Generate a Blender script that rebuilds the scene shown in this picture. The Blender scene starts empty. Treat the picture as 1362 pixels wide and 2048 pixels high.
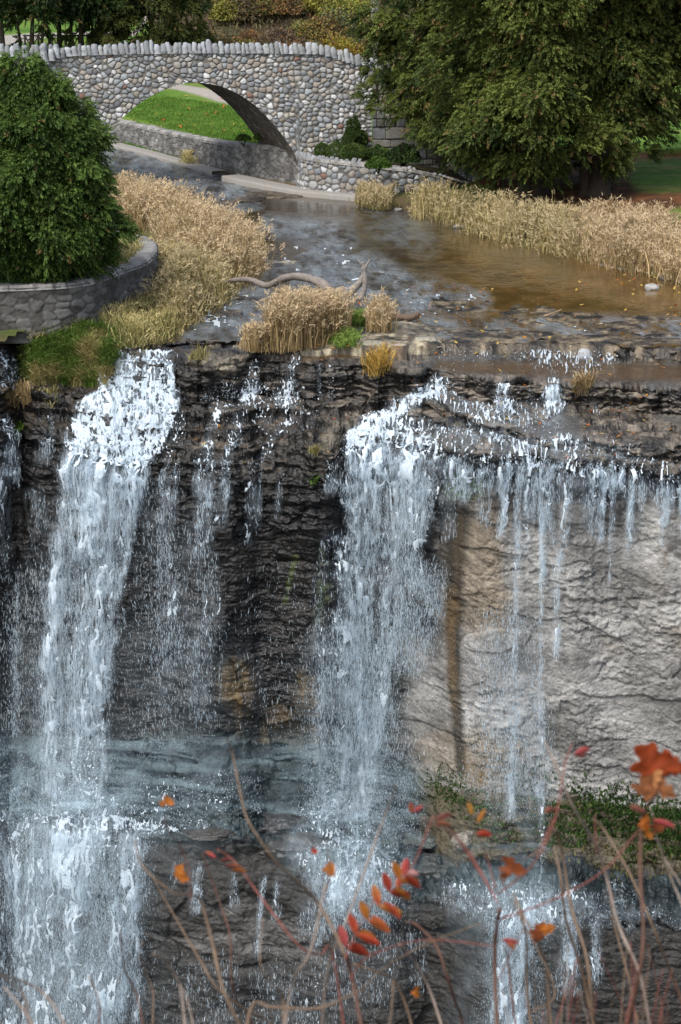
import bpy, math
import numpy as np
R = math.radians
rng = np.random.default_rng(11)
scene = bpy.context.scene
C = scene.collection

# ------------------------------------------------------------------ camera, world, sun, exposure
F = 4960.0                      # focal length in pixels of the 1362 px wide photograph
CX, CY = 681.0, 1024.0
TH = R(14.4)                    # downward pitch
ZC = 10.0                       # camera height above the river (metres)
ct, st = math.cos(TH), math.sin(TH)
cam = bpy.data.cameras.new('camera'); cam_o = bpy.data.objects.new('camera', cam); C.objects.link(cam_o)
cam.sensor_fit = 'HORIZONTAL'; cam.sensor_width = 15.7; cam.lens = F / 1362 * 15.7
cam_o.location = (0, 0, ZC); cam_o.rotation_euler = (R(90) - TH, 0, 0)
cam.clip_start = 0.1; cam.clip_end = 3000
cam.dof.use_dof = True; cam.dof.focus_distance = 54; cam.dof.aperture_fstop = 6.5
scene.camera = cam_o

world = bpy.data.worlds.new('World'); scene.world = world; world.use_nodes = True
wn = world.node_tree.nodes; wl = world.node_tree.links
SUN_EL, SUN_AZ = R(52), R(215)      # azimuth clockwise from +Y: the sun stands behind the camera, a little left
sky = wn.new('ShaderNodeTexSky'); sky.sky_type = 'NISHITA'; sky.sun_disc = False
sky.sun_elevation = SUN_EL; sky.sun_rotation = SUN_AZ
sky.air_density = 1.0; sky.dust_density = 3.0; sky.ozone_density = 1.0
hsv = wn.new('ShaderNodeHueSaturation'); hsv.inputs['Saturation'].default_value = 0.7   # thin overcast
wl.new(sky.outputs[0], hsv.inputs['Color'])
wl.new(hsv.outputs[0], wn['Background'].inputs['Color'])
wn['Background'].inputs['Strength'].default_value = 0.13
sun = bpy.data.lights.new('sun', 'SUN'); sun.energy = 1.5; sun.angle = R(14); sun.color = (1.0, 0.97, 0.92)
sun_o = bpy.data.objects.new('sun', sun); C.objects.link(sun_o)
from mathutils import Vector
_d = Vector((math.sin(SUN_AZ) * math.cos(SUN_EL), math.cos(SUN_AZ) * math.cos(SUN_EL), math.sin(SUN_EL)))
sun_o.rotation_euler = _d.to_track_quat('Z', 'Y').to_euler()
vs = scene.view_settings; vs.view_transform = 'Standard'; vs.look = 'None'; vs.gamma = 1; vs.exposure = 0.85
scene.cycles.max_bounces = 5; scene.cycles.diffuse_bounces = 2; scene.cycles.glossy_bounces = 2
scene.cycles.transparent_max_bounces = 12; scene.cycles.use_denoising = True

# ------------------------------------------------------------------ pixel <-> world
def ray(px, py):
    x = (np.asarray(px, float) - CX) / F; y = -(np.asarray(py, float) - CY) / F
    return x, ct + st * y, -st + ct * y
def at(px, py, Y):                  # point on the ray at world depth Y
    x, dy, dz = ray(px, py); t = Y / dy
    return np.stack(np.broadcast_arrays(x * t, dy * t, ZC + dz * t), -1)
def gz(px, py, Z=0.0):              # point where the ray meets height Z
    x, dy, dz = ray(px, py); t = (Z - ZC) / dz
    return np.stack(np.broadcast_arrays(x * t, dy * t, ZC + dz * t), -1)
def proj(P):
    P = np.asarray(P, float); dz = P[..., 2] - ZC
    d = P[..., 1] * ct - dz * st; u = P[..., 1] * st + dz * ct
    return CX + F * P[..., 0] / d, CY - F * u / d
def tanphi(py):
    x, dy, dz = ray(0, py); return -dz / dy

# ------------------------------------------------------------------ noise
def _h(ix, iy, iz, s):
    n = (ix.astype(np.int64) * 374761393 + iy.astype(np.int64) * 668265263 + iz.astype(np.int64) * 2147483647 + s * 974634777) & 0xffffffff
    n = ((n ^ (n >> 13)) * 1274126177) & 0xffffffff
    n = ((n ^ (n >> 16)) * 2246822519) & 0xffffffff
    return ((n ^ (n >> 15)) & 0xffffff) / float(0xffffff)
def h1(a, s=0): return _h(np.floor(a), np.zeros_like(a), np.zeros_like(a), s)
def h2(a, b, s=0): return _h(np.floor(a), np.floor(b), np.zeros_like(a), s)
def vn(x, y, z=None, s=0):
    x = np.asarray(x, float); y = np.asarray(y, float) + 0 * x
    x0 = np.floor(x); y0 = np.floor(y); fx = x - x0; fy = y - y0
    fx = fx * fx * (3 - 2 * fx); fy = fy * fy * (3 - 2 * fy)
    def lay(zz):
        a = _h(x0, y0, zz, s); b = _h(x0 + 1, y0, zz, s); c = _h(x0, y0 + 1, zz, s); d = _h(x0 + 1, y0 + 1, zz, s)
        return (a * (1 - fx) + b * fx) * (1 - fy) + (c * (1 - fx) + d * fx) * fy
    if z is None: return lay(np.zeros_like(x0))
    z = np.asarray(z, float) + 0 * x; z0 = np.floor(z); fz = z - z0; fz = fz * fz * (3 - 2 * fz)
    return lay(z0) * (1 - fz) + lay(z0 + 1) * fz
def fbm(x, y, z=None, s=0, o=4, g=0.5):
    t = 0; a = 1; n = 0; k = 1.0
    for i in range(o):
        t = t + a * vn(x * k, y * k, None if z is None else z * k, s + i * 17); n += a; a *= g; k *= 2.03
    return t / n
def ss(a, b, x):
    t = np.clip((x - a) / (b - a + 1e-9), 0, 1); return t * t * (3 - 2 * t)
def lin(r, g, b):
    c = np.array([r, g, b], float) / 255
    return np.where(c < .04045, c / 12.92, ((c + .055) / 1.055) ** 2.4)
def seg_dist(px, py, poly, closed=False):
    """distance to a polyline, and the parameter along it"""
    best = np.full(px.shape, 1e18); par = np.zeros(px.shape)
    n = len(poly)
    for i in range(n if closed else n - 1):
        x0, y0 = poly[i][:2]; x1, y1 = poly[(i + 1) % n][:2]
        dx, dy = x1 - x0, y1 - y0; L = dx * dx + dy * dy + 1e-12
        t = np.clip(((px - x0) * dx + (py - y0) * dy) / L, 0, 1)
        d = (px - x0 - t * dx) ** 2 + (py - y0 - t * dy) ** 2
        m = d < best; best[m] = d[m]; par[m] = (i + t)[m]
    return np.sqrt(best), par
def inside(px, py, poly):
    r = np.zeros(px.shape, bool); n = len(poly); j = n - 1
    for i in range(n):
        xi, yi = poly[i][:2]; xj, yj = poly[j][:2]
        c = ((yi > py) != (yj > py)) & (px < (xj - xi) * (py - yi) / (yj - yi + 1e-12) + xi)
        r ^= c; j = i
    return r
def sdist(px, py, poly):
    d, _ = seg_dist(px, py, poly, True); return np.where(inside(px, py, poly), d, -d)
def catmull(P, n=6):
    P = np.asarray(P, float)
    if len(P) < 3: return P
    Q = np.vstack([2 * P[0] - P[1], P, 2 * P[-1] - P[-2]]); out = []
    for i in range(1, len(Q) - 2):
        t = np.linspace(0, 1, n, endpoint=False)[:, None]
        a, b, c, d = Q[i - 1], Q[i], Q[i + 1], Q[i + 2]
        out.append(.5 * (2 * b + (c - a) * t + (2 * a - 5 * b + 4 * c - d) * t ** 2 + (3 * b - 3 * c + d - a) * t ** 3))
    return np.vstack(out + [P[-1:]])

# ------------------------------------------------------------------ mesh building
def mesh(name, V, faces, mat, col=None, parent=None, smooth=True):
    V = np.asarray(V, np.float32).reshape(-1, 3)
    me = bpy.data.meshes.new(name)
    fs = [np.asarray(f, np.int32) for f in faces if len(f)]
    me.vertices.add(len(V)); me.vertices.foreach_set('co', V.ravel())
    me.loops.add(int(sum(f.size for f in fs)))
    me.loops.foreach_set('vertex_index', np.concatenate([f.ravel() for f in fs]))
    tot = np.concatenate([np.full(len(f), f.shape[1], np.int32) for f in fs])
    me.polygons.add(len(tot))
    me.polygons.foreach_set('loop_start', np.concatenate([[0], np.cumsum(tot)[:-1]]).astype(np.int32))
    me.polygons.foreach_set('loop_total', tot)
    me.polygons.foreach_set('use_smooth', np.full(len(tot), smooth))
    if col is not None:
        col = np.asarray(col, np.float32)
        if col.ndim == 1: col = np.tile(col, (len(V), 1))
        if col.shape[1] == 3: col = np.hstack([col, np.full((len(V), 1), .8, np.float32)])
        a = me.color_attributes.new('Col', 'FLOAT_COLOR', 'POINT'); a.data.foreach_set('color', col.ravel())
    me.update(calc_edges=True)
    me.materials.append(mat)
    o = bpy.data.objects.new(name, me); C.objects.link(o)
    if parent is not None: o.parent = parent
    return o
def voro(u, v, cell, seed, ax=1.25, jit=.85, rg=2, full=False, wt=.4):
    """jittered-grid Voronoi: F1, F2, cell hash, offset from the cell's centre (u wide, v tall)"""
    U = u / (cell * ax); W = v / cell; iu, iv = np.floor(U), np.floor(W); f1 = np.full(u.shape, 9.); f2 = np.full(u.shape, 9.); hid = np.zeros(u.shape); ox = np.zeros(u.shape); oy = np.zeros(u.shape)
    for a in range(-rg, rg + 1):
        for b in range(-rg, rg + 1):
            ci, cj = iu + a, iv + b
            x = ci + .5 + jit * (h2(ci, cj, seed) - .5); y = cj + .5 + jit * (h2(ci, cj, seed + 1) - .5); hh = h2(ci, cj, seed + 2)
            dd = np.sqrt((U - x) ** 2 + (W - y) ** 2) / (1 - wt / 2 + wt * hh); m = dd < f1
            f2 = np.where(m, f1, np.minimum(f2, dd)); hid = np.where(m, hh, hid); f1 = np.where(m, dd, f1)
            if full: ox = np.where(m, U - x, ox); oy = np.where(m, W - y, oy)
    return (f1, f2, hid, ox, oy) if full else (f1, f2, hid)
def plates(u, v, cell, ax, seed, tilt=.7, warp=.5, groove=.16):
    """broken rock: flat tilted facets with sharp edges, about -0.5 .. 0.5"""
    k = cell * warp
    uu = u + k * ax * (fbm(u / cell / ax * .9, v / cell * .9, s=seed + 20, o=3) - .5) * 2; vv = v + k * (fbm(u / cell / ax * .9 + 40, v / cell * .9, s=seed + 21, o=3) - .5) * 2
    f1, f2, h, ox, oy = voro(uu, vv, cell, seed, ax, .9, 1, True, 0.0)
    a = (h * 917) % 1 - .5; b = (h * 331) % 1 - .5
    return (h - .5) + tilt * (a * ox + b * oy) * 2 - groove * (1 - ss(0, .08, f2 - f1))
def grid_quads(n, m):
    i = np.arange(n - 1)[:, None] * m + np.arange(m - 1)[None, :]
    return np.stack([i, i + m, i + m + 1, i + 1], -1).reshape(-1, 4)
def compact(V, fl, col=None):
    u = np.unique(np.concatenate([f.ravel() for f in fl])); mp = np.zeros(len(V), np.int64); mp[u] = np.arange(len(u))
    return V[u], [mp[f] for f in fl], None if col is None else col[u]
class MB:
    def __init__(s): s.V = []; s.F = {3: [], 4: []}; s.K = []; s.n = 0
    def add(s, V, faces, col=(.5, .5, .5)):
        V = np.asarray(V, float).reshape(-1, 3); col = np.asarray(col, float)
        if col.ndim == 1: col = np.tile(col, (len(V), 1))
        if col.shape[1] == 3: col = np.hstack([col, np.full((len(V), 1), .8)])
        s.V.append(V); s.K.append(col)
        for f in faces:
            f = np.asarray(f)
            if len(f): s.F[f.shape[1]].append(f + s.n)
        s.n += len(V)
    def build(s, name, mat, parent=None, smooth=True, origin=None):
        V = np.vstack(s.V)
        if origin is not None: V = V - np.asarray(origin)
        o = mesh(name, V, [np.vstack(f) for f in s.F.values() if f], mat, np.vstack(s.K), parent, smooth)
        if origin is not None: o.location = origin
        return o
def tube_geo(P, r, k=6, cap=True):
    P = np.asarray(P, float); n = len(P); r = np.broadcast_to(np.asarray(r, float), (n,))
    T = np.gradient(P, axis=0); T /= np.linalg.norm(T, axis=1)[:, None] + 1e-12
    up = np.array([0.3, 0.2, 1.0]) if abs(T[0, 2]) < .8 else np.array([1.0, .2, .1])
    A = np.cross(T, up); A /= np.linalg.norm(A, axis=1)[:, None] + 1e-12; B = np.cross(T, A)
    a = np.linspace(0, 2 * math.pi, k, endpoint=False)
    V = P[:, None] + r[:, None, None] * (A[:, None] * np.cos(a)[None, :, None] + B[:, None] * np.sin(a)[None, :, None])
    V = V.reshape(-1, 3); i = np.arange(n - 1)[:, None] * k; j = np.arange(k)[None, :]; j2 = (j + 1) % k
    q = np.stack([i + j, i + j2, i + k + j2, i + k + j], -1).reshape(-1, 4); t = np.zeros((0, 3), int)
    if cap:
        V = np.vstack([V, P[:1], P[-1:]]); m = n * k; jj = np.arange(k); j2 = (jj + 1) % k
        t = np.vstack([np.stack([np.full(k, m), j2, jj], -1), np.stack([np.full(k, m + 1), (n - 1) * k + jj, (n - 1) * k + j2], -1)])
    return V, [q, t]
def box_geo(c, s, rz=0.0):
    x = np.array([[-1, -1, -1], [1, -1, -1], [1, 1, -1], [-1, 1, -1], [-1, -1, 1], [1, -1, 1], [1, 1, 1], [-1, 1, 1]]) * np.asarray(s) / 2
    cc, sn = math.cos(rz), math.sin(rz); x = np.stack([x[:, 0] * cc - x[:, 1] * sn, x[:, 0] * sn + x[:, 1] * cc, x[:, 2]], -1) + np.asarray(c)
    return x, [np.array([[0, 3, 2, 1], [4, 5, 6, 7], [0, 1, 5, 4], [1, 2, 6, 5], [2, 3, 7, 6], [3, 0, 4, 7]])]
def rock_geo(c, s, seed=0, n=14, rough=.25):
    u = np.linspace(0, math.pi, n); v = np.linspace(0, 2 * math.pi, 2 * n, endpoint=False)
    U, Vv = np.meshgrid(u, v, indexing='ij')
    D = np.stack([np.sin(U) * np.cos(Vv), np.sin(U) * np.sin(Vv), np.cos(U)], -1)
    k = 1 + rough * (fbm(D[..., 0] * 1.6 + 9, D[..., 1] * 1.6 + 9, D[..., 2] * 1.6 + 9, s=seed, o=3) * 2 - 1)
    D = np.sign(D) * np.abs(D) ** .8
    V = (D * k[..., None] * np.asarray(s) + np.asarray(c)).reshape(-1, 3); m = 2 * n
    i = np.arange(n - 1)[:, None] * m; j = np.arange(m)[None, :]; j2 = (j + 1) % m
    return V, [np.stack([i + j, i + m + j, i + m + j2, i + j2], -1).reshape(-1, 4)]

def empty(name, loc, label, cat, group=None):
    o = bpy.data.objects.new(name, None); C.objects.link(o); o.location = loc; o.empty_display_size = .2
    return tag(o, label, cat, group)
def tag(o, label, cat, group=None):
    o['label'] = label; o['category'] = cat
    if group: o['group'] = group
    return o
def struct(o, kind='structure'):
    o['kind'] = kind; return o

# ------------------------------------------------------------------ materials (all procedural, colour from a per-vertex attribute times noise)
def vmat(name, rough=None, bump=0.0, bscale=20.0, vary=0.25, vscale=6.0, spec=0.5, transl=0.0, bdist=0.02, detail=4):
    m = bpy.data.materials.new(name); m.use_nodes = True; nt = m.node_tree; N = nt.nodes; L = nt.links
    p = N['Principled BSDF']; a = N.new('ShaderNodeAttribute'); a.attribute_name = 'Col'
    tc = N.new('ShaderNodeTexCoord'); col = a.outputs['Color']
    if vary:
        n = N.new('ShaderNodeTexNoise'); n.inputs['Scale'].default_value = vscale; n.inputs['Detail'].default_value = detail
        n.inputs['Roughness'].default_value = .65
        L.new(tc.outputs['Object'], n.inputs['Vector'])
        mr = N.new('ShaderNodeMapRange'); mr.inputs[1].default_value = .25; mr.inputs[2].default_value = .75
        mr.inputs[3].default_value = 1 - vary; mr.inputs[4].default_value = 1 + vary; L.new(n.outputs[0], mr.inputs[0])
        mx = N.new('ShaderNodeVectorMath'); mx.operation = 'SCALE'; L.new(col, mx.inputs[0]); L.new(mr.outputs[0], mx.inputs['Scale']); col = mx.outputs[0]
    L.new(col, p.inputs['Base Color'])
    if rough is None: L.new(a.outputs['Alpha'], p.inputs['Roughness'])
    else: p.inputs['Roughness'].default_value = rough
    p.inputs['Specular IOR Level'].default_value = spec
    if bump:
        nb = N.new('ShaderNodeTexNoise'); nb.inputs['Scale'].default_value = bscale; nb.inputs['Detail'].default_value = 5
        L.new(tc.outputs['Object'], nb.inputs['Vector'])
        b = N.new('ShaderNodeBump'); b.inputs['Strength'].default_value = bump; b.inputs['Distance'].default_value = bdist
        L.new(nb.outputs[0], b.inputs['Height']); L.new(b.outputs[0], p.inputs['Normal'])
    if transl:
        t = N.new('ShaderNodeBsdfTranslucent'); L.new(col, t.inputs['Color'])
        ms = N.new('ShaderNodeMixShader'); ms.inputs[0].default_value = transl
        L.new(p.outputs[0], ms.inputs[1]); L.new(t.outputs[0], ms.inputs[2]); L.new(ms.outputs[0], N['Material Output'].inputs['Surface'])
    return m
M_rock = vmat('rock', None, .9, 16, .45, 9, .5, 0, .05, 8)
M_stone = vmat('fieldstone', .85, .35, 45, .22, 22, .25, 0, .01)
M_leaf = vmat('foliage', .65, 0, 1, .25, 1.2, .25, .18)
M_grass = vmat('dry_grass', .7, 0, 1, .2, .9, .2, .2)
M_ground = vmat('soil_and_turf', .95, .5, 25, .3, 9, .15, 0, .03)
M_wood = vmat('weathered_wood', .8, .6, 40, .3, 25, .25, 0, .01)
M_foam = vmat('white_water', .4, 0, 1, .05, 8, .4, .3)
def drop_mat():
    m = bpy.data.materials.new('falling_drops'); m.use_nodes = True; nt = m.node_tree; N = nt.nodes; L = nt.links; N.remove(N['Principled BSDF'])
    a = N.new('ShaderNodeAttribute'); a.attribute_name = 'Col'; d = N.new('ShaderNodeBsdfDiffuse'); L.new(a.outputs['Color'], d.inputs['Color']); t = N.new('ShaderNodeBsdfTranslucent'); L.new(a.outputs['Color'], t.inputs['Color'])
    x = N.new('ShaderNodeMixShader'); x.inputs[0].default_value = .45; L.new(d.outputs[0], x.inputs[1]); L.new(t.outputs[0], x.inputs[2]); tp = N.new('ShaderNodeBsdfTransparent'); y = N.new('ShaderNodeMixShader'); y.inputs[0].default_value = .42
    L.new(tp.outputs[0], y.inputs[1]); L.new(x.outputs[0], y.inputs[2]); L.new(y.outputs[0], N['Material Output'].inputs['Surface']); return m
M_drop = drop_mat()
def veil_mat(name, loc, scale=(11, 2.5, 1.5), lo=.34, hi=.66, fine=.55):
    """thin falling water: density from the vertex alpha, torn into streaks by stretched noise in the water's own space"""
    m = bpy.data.materials.new(name); m.use_nodes = True; nt = m.node_tree; N = nt.nodes; L = nt.links; N.remove(N['Principled BSDF'])
    a = N.new('ShaderNodeAttribute'); a.attribute_name = 'Col'; tc = N.new('ShaderNodeTexCoord'); mp = N.new('ShaderNodeMapping'); mp.inputs['Scale'].default_value = scale; mp.inputs['Location'].default_value = loc; L.new(tc.outputs['Object'], mp.inputs[0])
    n = N.new('ShaderNodeTexNoise'); n.inputs['Scale'].default_value = 1; n.inputs['Detail'].default_value = 6; n.inputs['Roughness'].default_value = fine; n.inputs['Distortion'].default_value = .25; L.new(mp.outputs[0], n.inputs['Vector'])
    r = N.new('ShaderNodeMapRange'); r.interpolation_type = 'SMOOTHSTEP'; r.inputs[1].default_value = lo; r.inputs[2].default_value = hi; r.inputs[3].default_value = .03; r.inputs[4].default_value = 1.0; L.new(n.outputs[0], r.inputs[0])
    k = N.new('ShaderNodeMath'); k.operation = 'MULTIPLY'; k.use_clamp = True; L.new(a.outputs['Alpha'], k.inputs[0]); L.new(r.outputs[0], k.inputs[1])
    d = N.new('ShaderNodeBsdfDiffuse'); L.new(a.outputs['Color'], d.inputs['Color']); t = N.new('ShaderNodeBsdfTranslucent'); L.new(a.outputs['Color'], t.inputs['Color'])
    x = N.new('ShaderNodeMixShader'); x.inputs[0].default_value = .4; L.new(d.outputs[0], x.inputs[1]); L.new(t.outputs[0], x.inputs[2])
    tp = N.new('ShaderNodeBsdfTransparent'); y = N.new('ShaderNodeMixShader'); L.new(k.outputs[0], y.inputs[0]); L.new(tp.outputs[0], y.inputs[1]); L.new(x.outputs[0], y.inputs[2]); L.new(y.outputs[0], N['Material Output'].inputs['Surface'])
    return m
M_veil1 = veil_mat('falling_veil', (0, 0, 0)); M_veil2 = veil_mat('falling_veil_outer', (31, 7, 5), (17, 3, 2.6), .40, .64, .6); M_mist = veil_mat('mist', (3, 9, 2), (1.9, 1.2, 1.0), .33, .72, .6)
def river_mat():
    m = bpy.data.materials.new('river_water'); m.use_nodes = True; nt = m.node_tree; N = nt.nodes; L = nt.links
    p = N['Principled BSDF']; a = N.new('ShaderNodeAttribute'); a.attribute_name = 'Col'
    tc = N.new('ShaderNodeTexCoord')
    mp = N.new('ShaderNodeMapping'); mp.inputs['Scale'].default_value = (1.0, .55, 1); L.new(tc.outputs['Object'], mp.inputs[0])
    n1 = N.new('ShaderNodeTexNoise'); n1.inputs['Scale'].default_value = 2.6; n1.inputs['Detail'].default_value = 5; n1.inputs['Roughness'].default_value = .62
    n1.inputs['Distortion'].default_value = .6
    L.new(mp.outputs[0], n1.inputs['Vector'])
    b = N.new('ShaderNodeBump'); b.inputs['Distance'].default_value = .30
    L.new(n1.outputs[0], b.inputs['Height']); L.new(a.outputs['Alpha'], b.inputs['Strength'])
    L.new(b.outputs[0], p.inputs['Normal'])
    nv = N.new('ShaderNodeTexNoise'); nv.inputs['Scale'].default_value = 1.3; nv.inputs['Detail'].default_value = 6; L.new(mp.outputs[0], nv.inputs['Vector'])
    mr = N.new('ShaderNodeMapRange'); mr.inputs[1].default_value = .3; mr.inputs[2].default_value = .7; mr.inputs[3].default_value = .6; mr.inputs[4].default_value = 1.4
    L.new(nv.outputs[0], mr.inputs[0])
    mx = N.new('ShaderNodeVectorMath'); mx.operation = 'SCALE'; L.new(a.outputs['Color'], mx.inputs[0]); L.new(mr.outputs[0], mx.inputs['Scale'])
    L.new(mx.outputs[0], p.inputs['Base Color']); p.inputs['Roughness'].default_value = .08; p.inputs['IOR'].default_value = 1.33
    return m
M_river = river_mat()
# ================================================================== THE FALLS: one stepped sheet of rock from the river lip down to the gorge
KX = [-160, 0, 60, 140, 210, 240, 345, 370, 450, 560, 650, 690, 790, 850, 880, 950, 1100, 1250, 1362, 1522]
TY = np.array([
 [680, 690, 715, 765, 795, 835, 850, 900, 1470, 1640, 1662],
 [680, 690, 715, 765, 800, 835, 850, 900, 1470, 1640, 1662],
 [650, 660, 690, 775, 795, 830, 845, 900, 1470, 1640, 1662],
 [650, 660, 690, 775, 797, 850, 880, 930, 1470, 1640, 1662],
 [670, 680, 705, 777, 800, 880, 915, 960, 1472, 1640, 1664],
 [690, 695, 712, 780, 800, 885, 920, 965, 1474, 1640, 1668],
 [690, 695, 714, 788, 805, 890, 930, 970, 1478, 1640, 1672],
 [690, 695, 716, 797, 812, 880, 930, 970, 1478, 1640, 1674],
 [690, 696, 718, 800, 815, 890, 940, 980, 1480, 1645, 1680],
 [690, 698, 720, 802, 815, 900, 950, 990, 1482, 1650, 1695],
 [685, 697, 725, 800, 815, 900, 950, 990, 1490, 1655, 1710],
 [685, 697, 728, 800, 815, 850, 885, 930, 1500, 1640, 1760],
 [680, 695, 735, 800, 808, 850, 878, 930, 1510, 1660, 1780],
 [680, 695, 745, 795, 805, 840, 885, 935, 1545, 1730, 1790],
 [680, 697, 755, 780, 800, 845, 895, 940, 1560, 1735, 1792],
 [680, 697, 762, 805, 840, 868, 903, 940, 1570, 1725, 1800],
 [683, 705, 765, 812, 878, 900, 915, 950, 1590, 1720, 1828],
 [688, 712, 772, 825, 885, 915, 930, 960, 1600, 1730, 1845],
 [692, 718, 775, 832, 890, 920, 945, 970, 1605, 1745, 1855],
 [700, 725, 780, 840, 900, 930, 950, 980, 1610, 1750, 1860]], float)
TY = np.hstack([TY, np.full((len(KX), 1), 2260.)])
#        A   flat  B   shelf C   shelf lipover cliff slope flat lower
TA = []
for x in KX:
    a = [70, 1, 80, 8, 60, 20, 86, 91, 52, 4, 88]
    if x <= 0: a[2] = 84; a[3] = 26; a[4] = 70; a[5] = 45
    elif x < 180: a[2] = 38; a[0] = 30; a[1] = 15; a[3] = 12; a[5] = 22
    elif x < 360: a[2] = 62; a[4] = 55; a[5] = 52; a[3] = 15
    elif x < 680: a[3] = 12; a[4] = 36; a[5] = 50
    elif x < 860: a[4] = 40; a[5] = 38
    elif x < 900: a[4] = 45; a[5] = 35
    else: a[3] = 7; a[4] = 65; a[5] = 7; a[6] = 100; a[7] = 92
    TA.append(a)
TA = np.array(TA, float)
px_c = np.concatenate([np.arange(-760, -160, 12.0), np.arange(-160, 1523, 2.0), np.arange(1534, 2130, 12.0)]); NC = len(px_c)
yb = np.stack([np.interp(px_c, KX, TY[:, k]) for k in range(TY.shape[1])], 1)
al = np.stack([np.interp(px_c, KX, TA[:, k]) for k in range(TA.shape[1])], 1)
# ragged ledge edges: the two ends of a riser wander together
wob = [(0, 1, 6, 55), (2, 3, 9, 80), (4, 5, 11, 55), (6, 7, 7, 55), (8, 8, 10, 80), (9, 9, 8, 90), (10, 10, 8, 70)]
for a, b, amp, wl_ in wob:
    n = (fbm(px_c / wl_, px_c * 0 + a * 7.3, o=4, s=40 + a, g=.6) - .5) * 2 * amp * 1.6
    for k in range(a, b + 1): yb[:, k] += n
for k in range(1, yb.shape[1]): yb[:, k] = np.maximum(yb[:, k], yb[:, k - 1] + 2)
Z0 = np.interp(px_c, [-160, 40, 70, 150, 215, 240, 1600], [0, 0, .22, .22, .12, 0, 0])
nb_ = yb.shape[1]
BY = np.zeros((NC, nb_)); BZ = np.zeros((NC, nb_))
BZ[:, 0] = Z0; BY[:, 0] = (ZC - Z0) / tanphi(yb[:, 0])
for k in range(nb_ - 1):
    T = tanphi(yb[:, k + 1]); a = np.radians(al[:, k])
    # (Y0 - s cos a) T = ZC - Z0 + s sin a
    s_ = (BY[:, k] * T - (ZC - BZ[:, k])) / (np.sin(a) + np.cos(a) * T)
    BY[:, k + 1] = BY[:, k] - s_ * np.cos(a); BZ[:, k + 1] = BZ[:, k] - s_ * np.sin(a)
def sm1(a, k):
    w = np.hanning(2 * k + 3)[1:-1]; return np.convolve(np.pad(a, k, mode='edge'), w / w.sum(), 'valid')
BY[:, 7] = .35 * BY[:, 7] + .65 * sm1(BY[:, 7], 30)
for k in range(8, nb_): BY[:, k] = sm1(BY[:, k], 45)
ROWS = [8, 14, 34, 22, 34, 22, 24, 250, 80, 28, 230]
rk = np.concatenate([[0]] + [k + np.arange(1, n + 1) / n for k, n in enumerate(ROWS)])
seg = np.minimum(rk.astype(int), nb_ - 2); fr = rk - seg
lerp = lambda B: B[:, seg] * (1 - fr) + B[:, seg + 1] * fr
FY, FZ, FPY = lerp(BY), lerp(BZ), lerp(yb)
xr = (px_c - CX) / F
FX = xr[:, None] * (FY * ct - (FZ - ZC) * st)
FPX = np.repeat(px_c[:, None], len(rk), 1)
NR = len(rk)
P0 = np.stack([FX, FY, FZ], -1)
def normals(P):
    a = np.gradient(P, axis=0); b = np.gradient(P, axis=1); n = np.cross(b, a)
    n /= np.linalg.norm(n, axis=-1)[..., None] + 1e-12
    return n
def blur(A, k):
    for ax in (0, 1):
        w = np.ones(2 * k + 1) / (2 * k + 1)
        pad = [(0, 0)] * A.ndim; pad[ax] = (k + 1, k)
        c = np.cumsum(np.pad(A, pad, mode='edge'), axis=ax)
        hi = np.take(c, np.arange(2 * k + 1, c.shape[ax]), axis=ax); lo = np.take(c, np.arange(0, c.shape[ax] - 2 * k - 1), axis=ax)
        A = (hi - lo) / (2 * k + 1)
    return A
def face_out(n):
    n = np.where(n[..., 1:2] > 0.2, -n, n); n[..., 2] = np.where((n[..., 2] < 0) & (np.abs(n[..., 1]) < .7), -n[..., 2], n[..., 2]); return n
NB = blur(face_out(normals(P0)), 3); NB /= np.linalg.norm(NB, axis=-1)[..., None]
SEG = np.repeat(rk[None], NC, 0)
def paint(pts, soft=1.0):
    """strokes: (x, y, half width, strength) in pixels of the photograph"""
    d, t = seg_dist(FPX, FPY, pts); i = np.minimum(t.astype(int), len(pts) - 2); f = t - i
    w = np.array([p[2] for p in pts], float); s = np.array([p[3] if len(p) > 3 else 1 for p in pts], float)
    W = w[i] * (1 - f) + w[i + 1] * f; S = s[i] * (1 - f) + s[i + 1] * f
    return S * (1 - ss(W * (1 - .6 * soft), W * (1 + .35 * soft), d))
def band(rows, feather=14):
    """rows: (y, x left, x right, strength)"""
    r = np.array(rows, float); y = FPY
    xl = np.interp(y, r[:, 0], r[:, 1]); xr_ = np.interp(y, r[:, 0], r[:, 2]); s = np.interp(y, r[:, 0], r[:, 3], left=0, right=0)
    w = (fbm(FPX / 18, FPY / 30, s=5, o=3) - .5) * 30 + (fbm(FPX / 60, FPY / 45, s=6, o=3) - .5) * 40 * (feather > 15)
    return s * ss(-feather, feather * .6, FPX - xl + w) * ss(-feather, feather * .6, xr_ - FPX + w)
# ---- zones
flat_n = np.clip(NB[..., 2], 0, 1)
soil = (1 - ss(225, 250, FPX + (FPY - 700) * .3)) * ss(35, 60, FPX) * (SEG < 3.05)           # grassy bank hanging over the left ledges
pool = np.maximum.reduce([paint([(880, 735, 16), (1000, 738, 16), (1160, 740, 20), (1362, 748, 24), (1520, 752, 24)]),
                          paint([(600, 708, 7), (700, 711, 7), (760, 712, 6)])]) * ((SEG > 1) & (SEG < 2.02))
riverlip = (SEG < 1.0) * (FPX > 230) * 1.0
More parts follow.
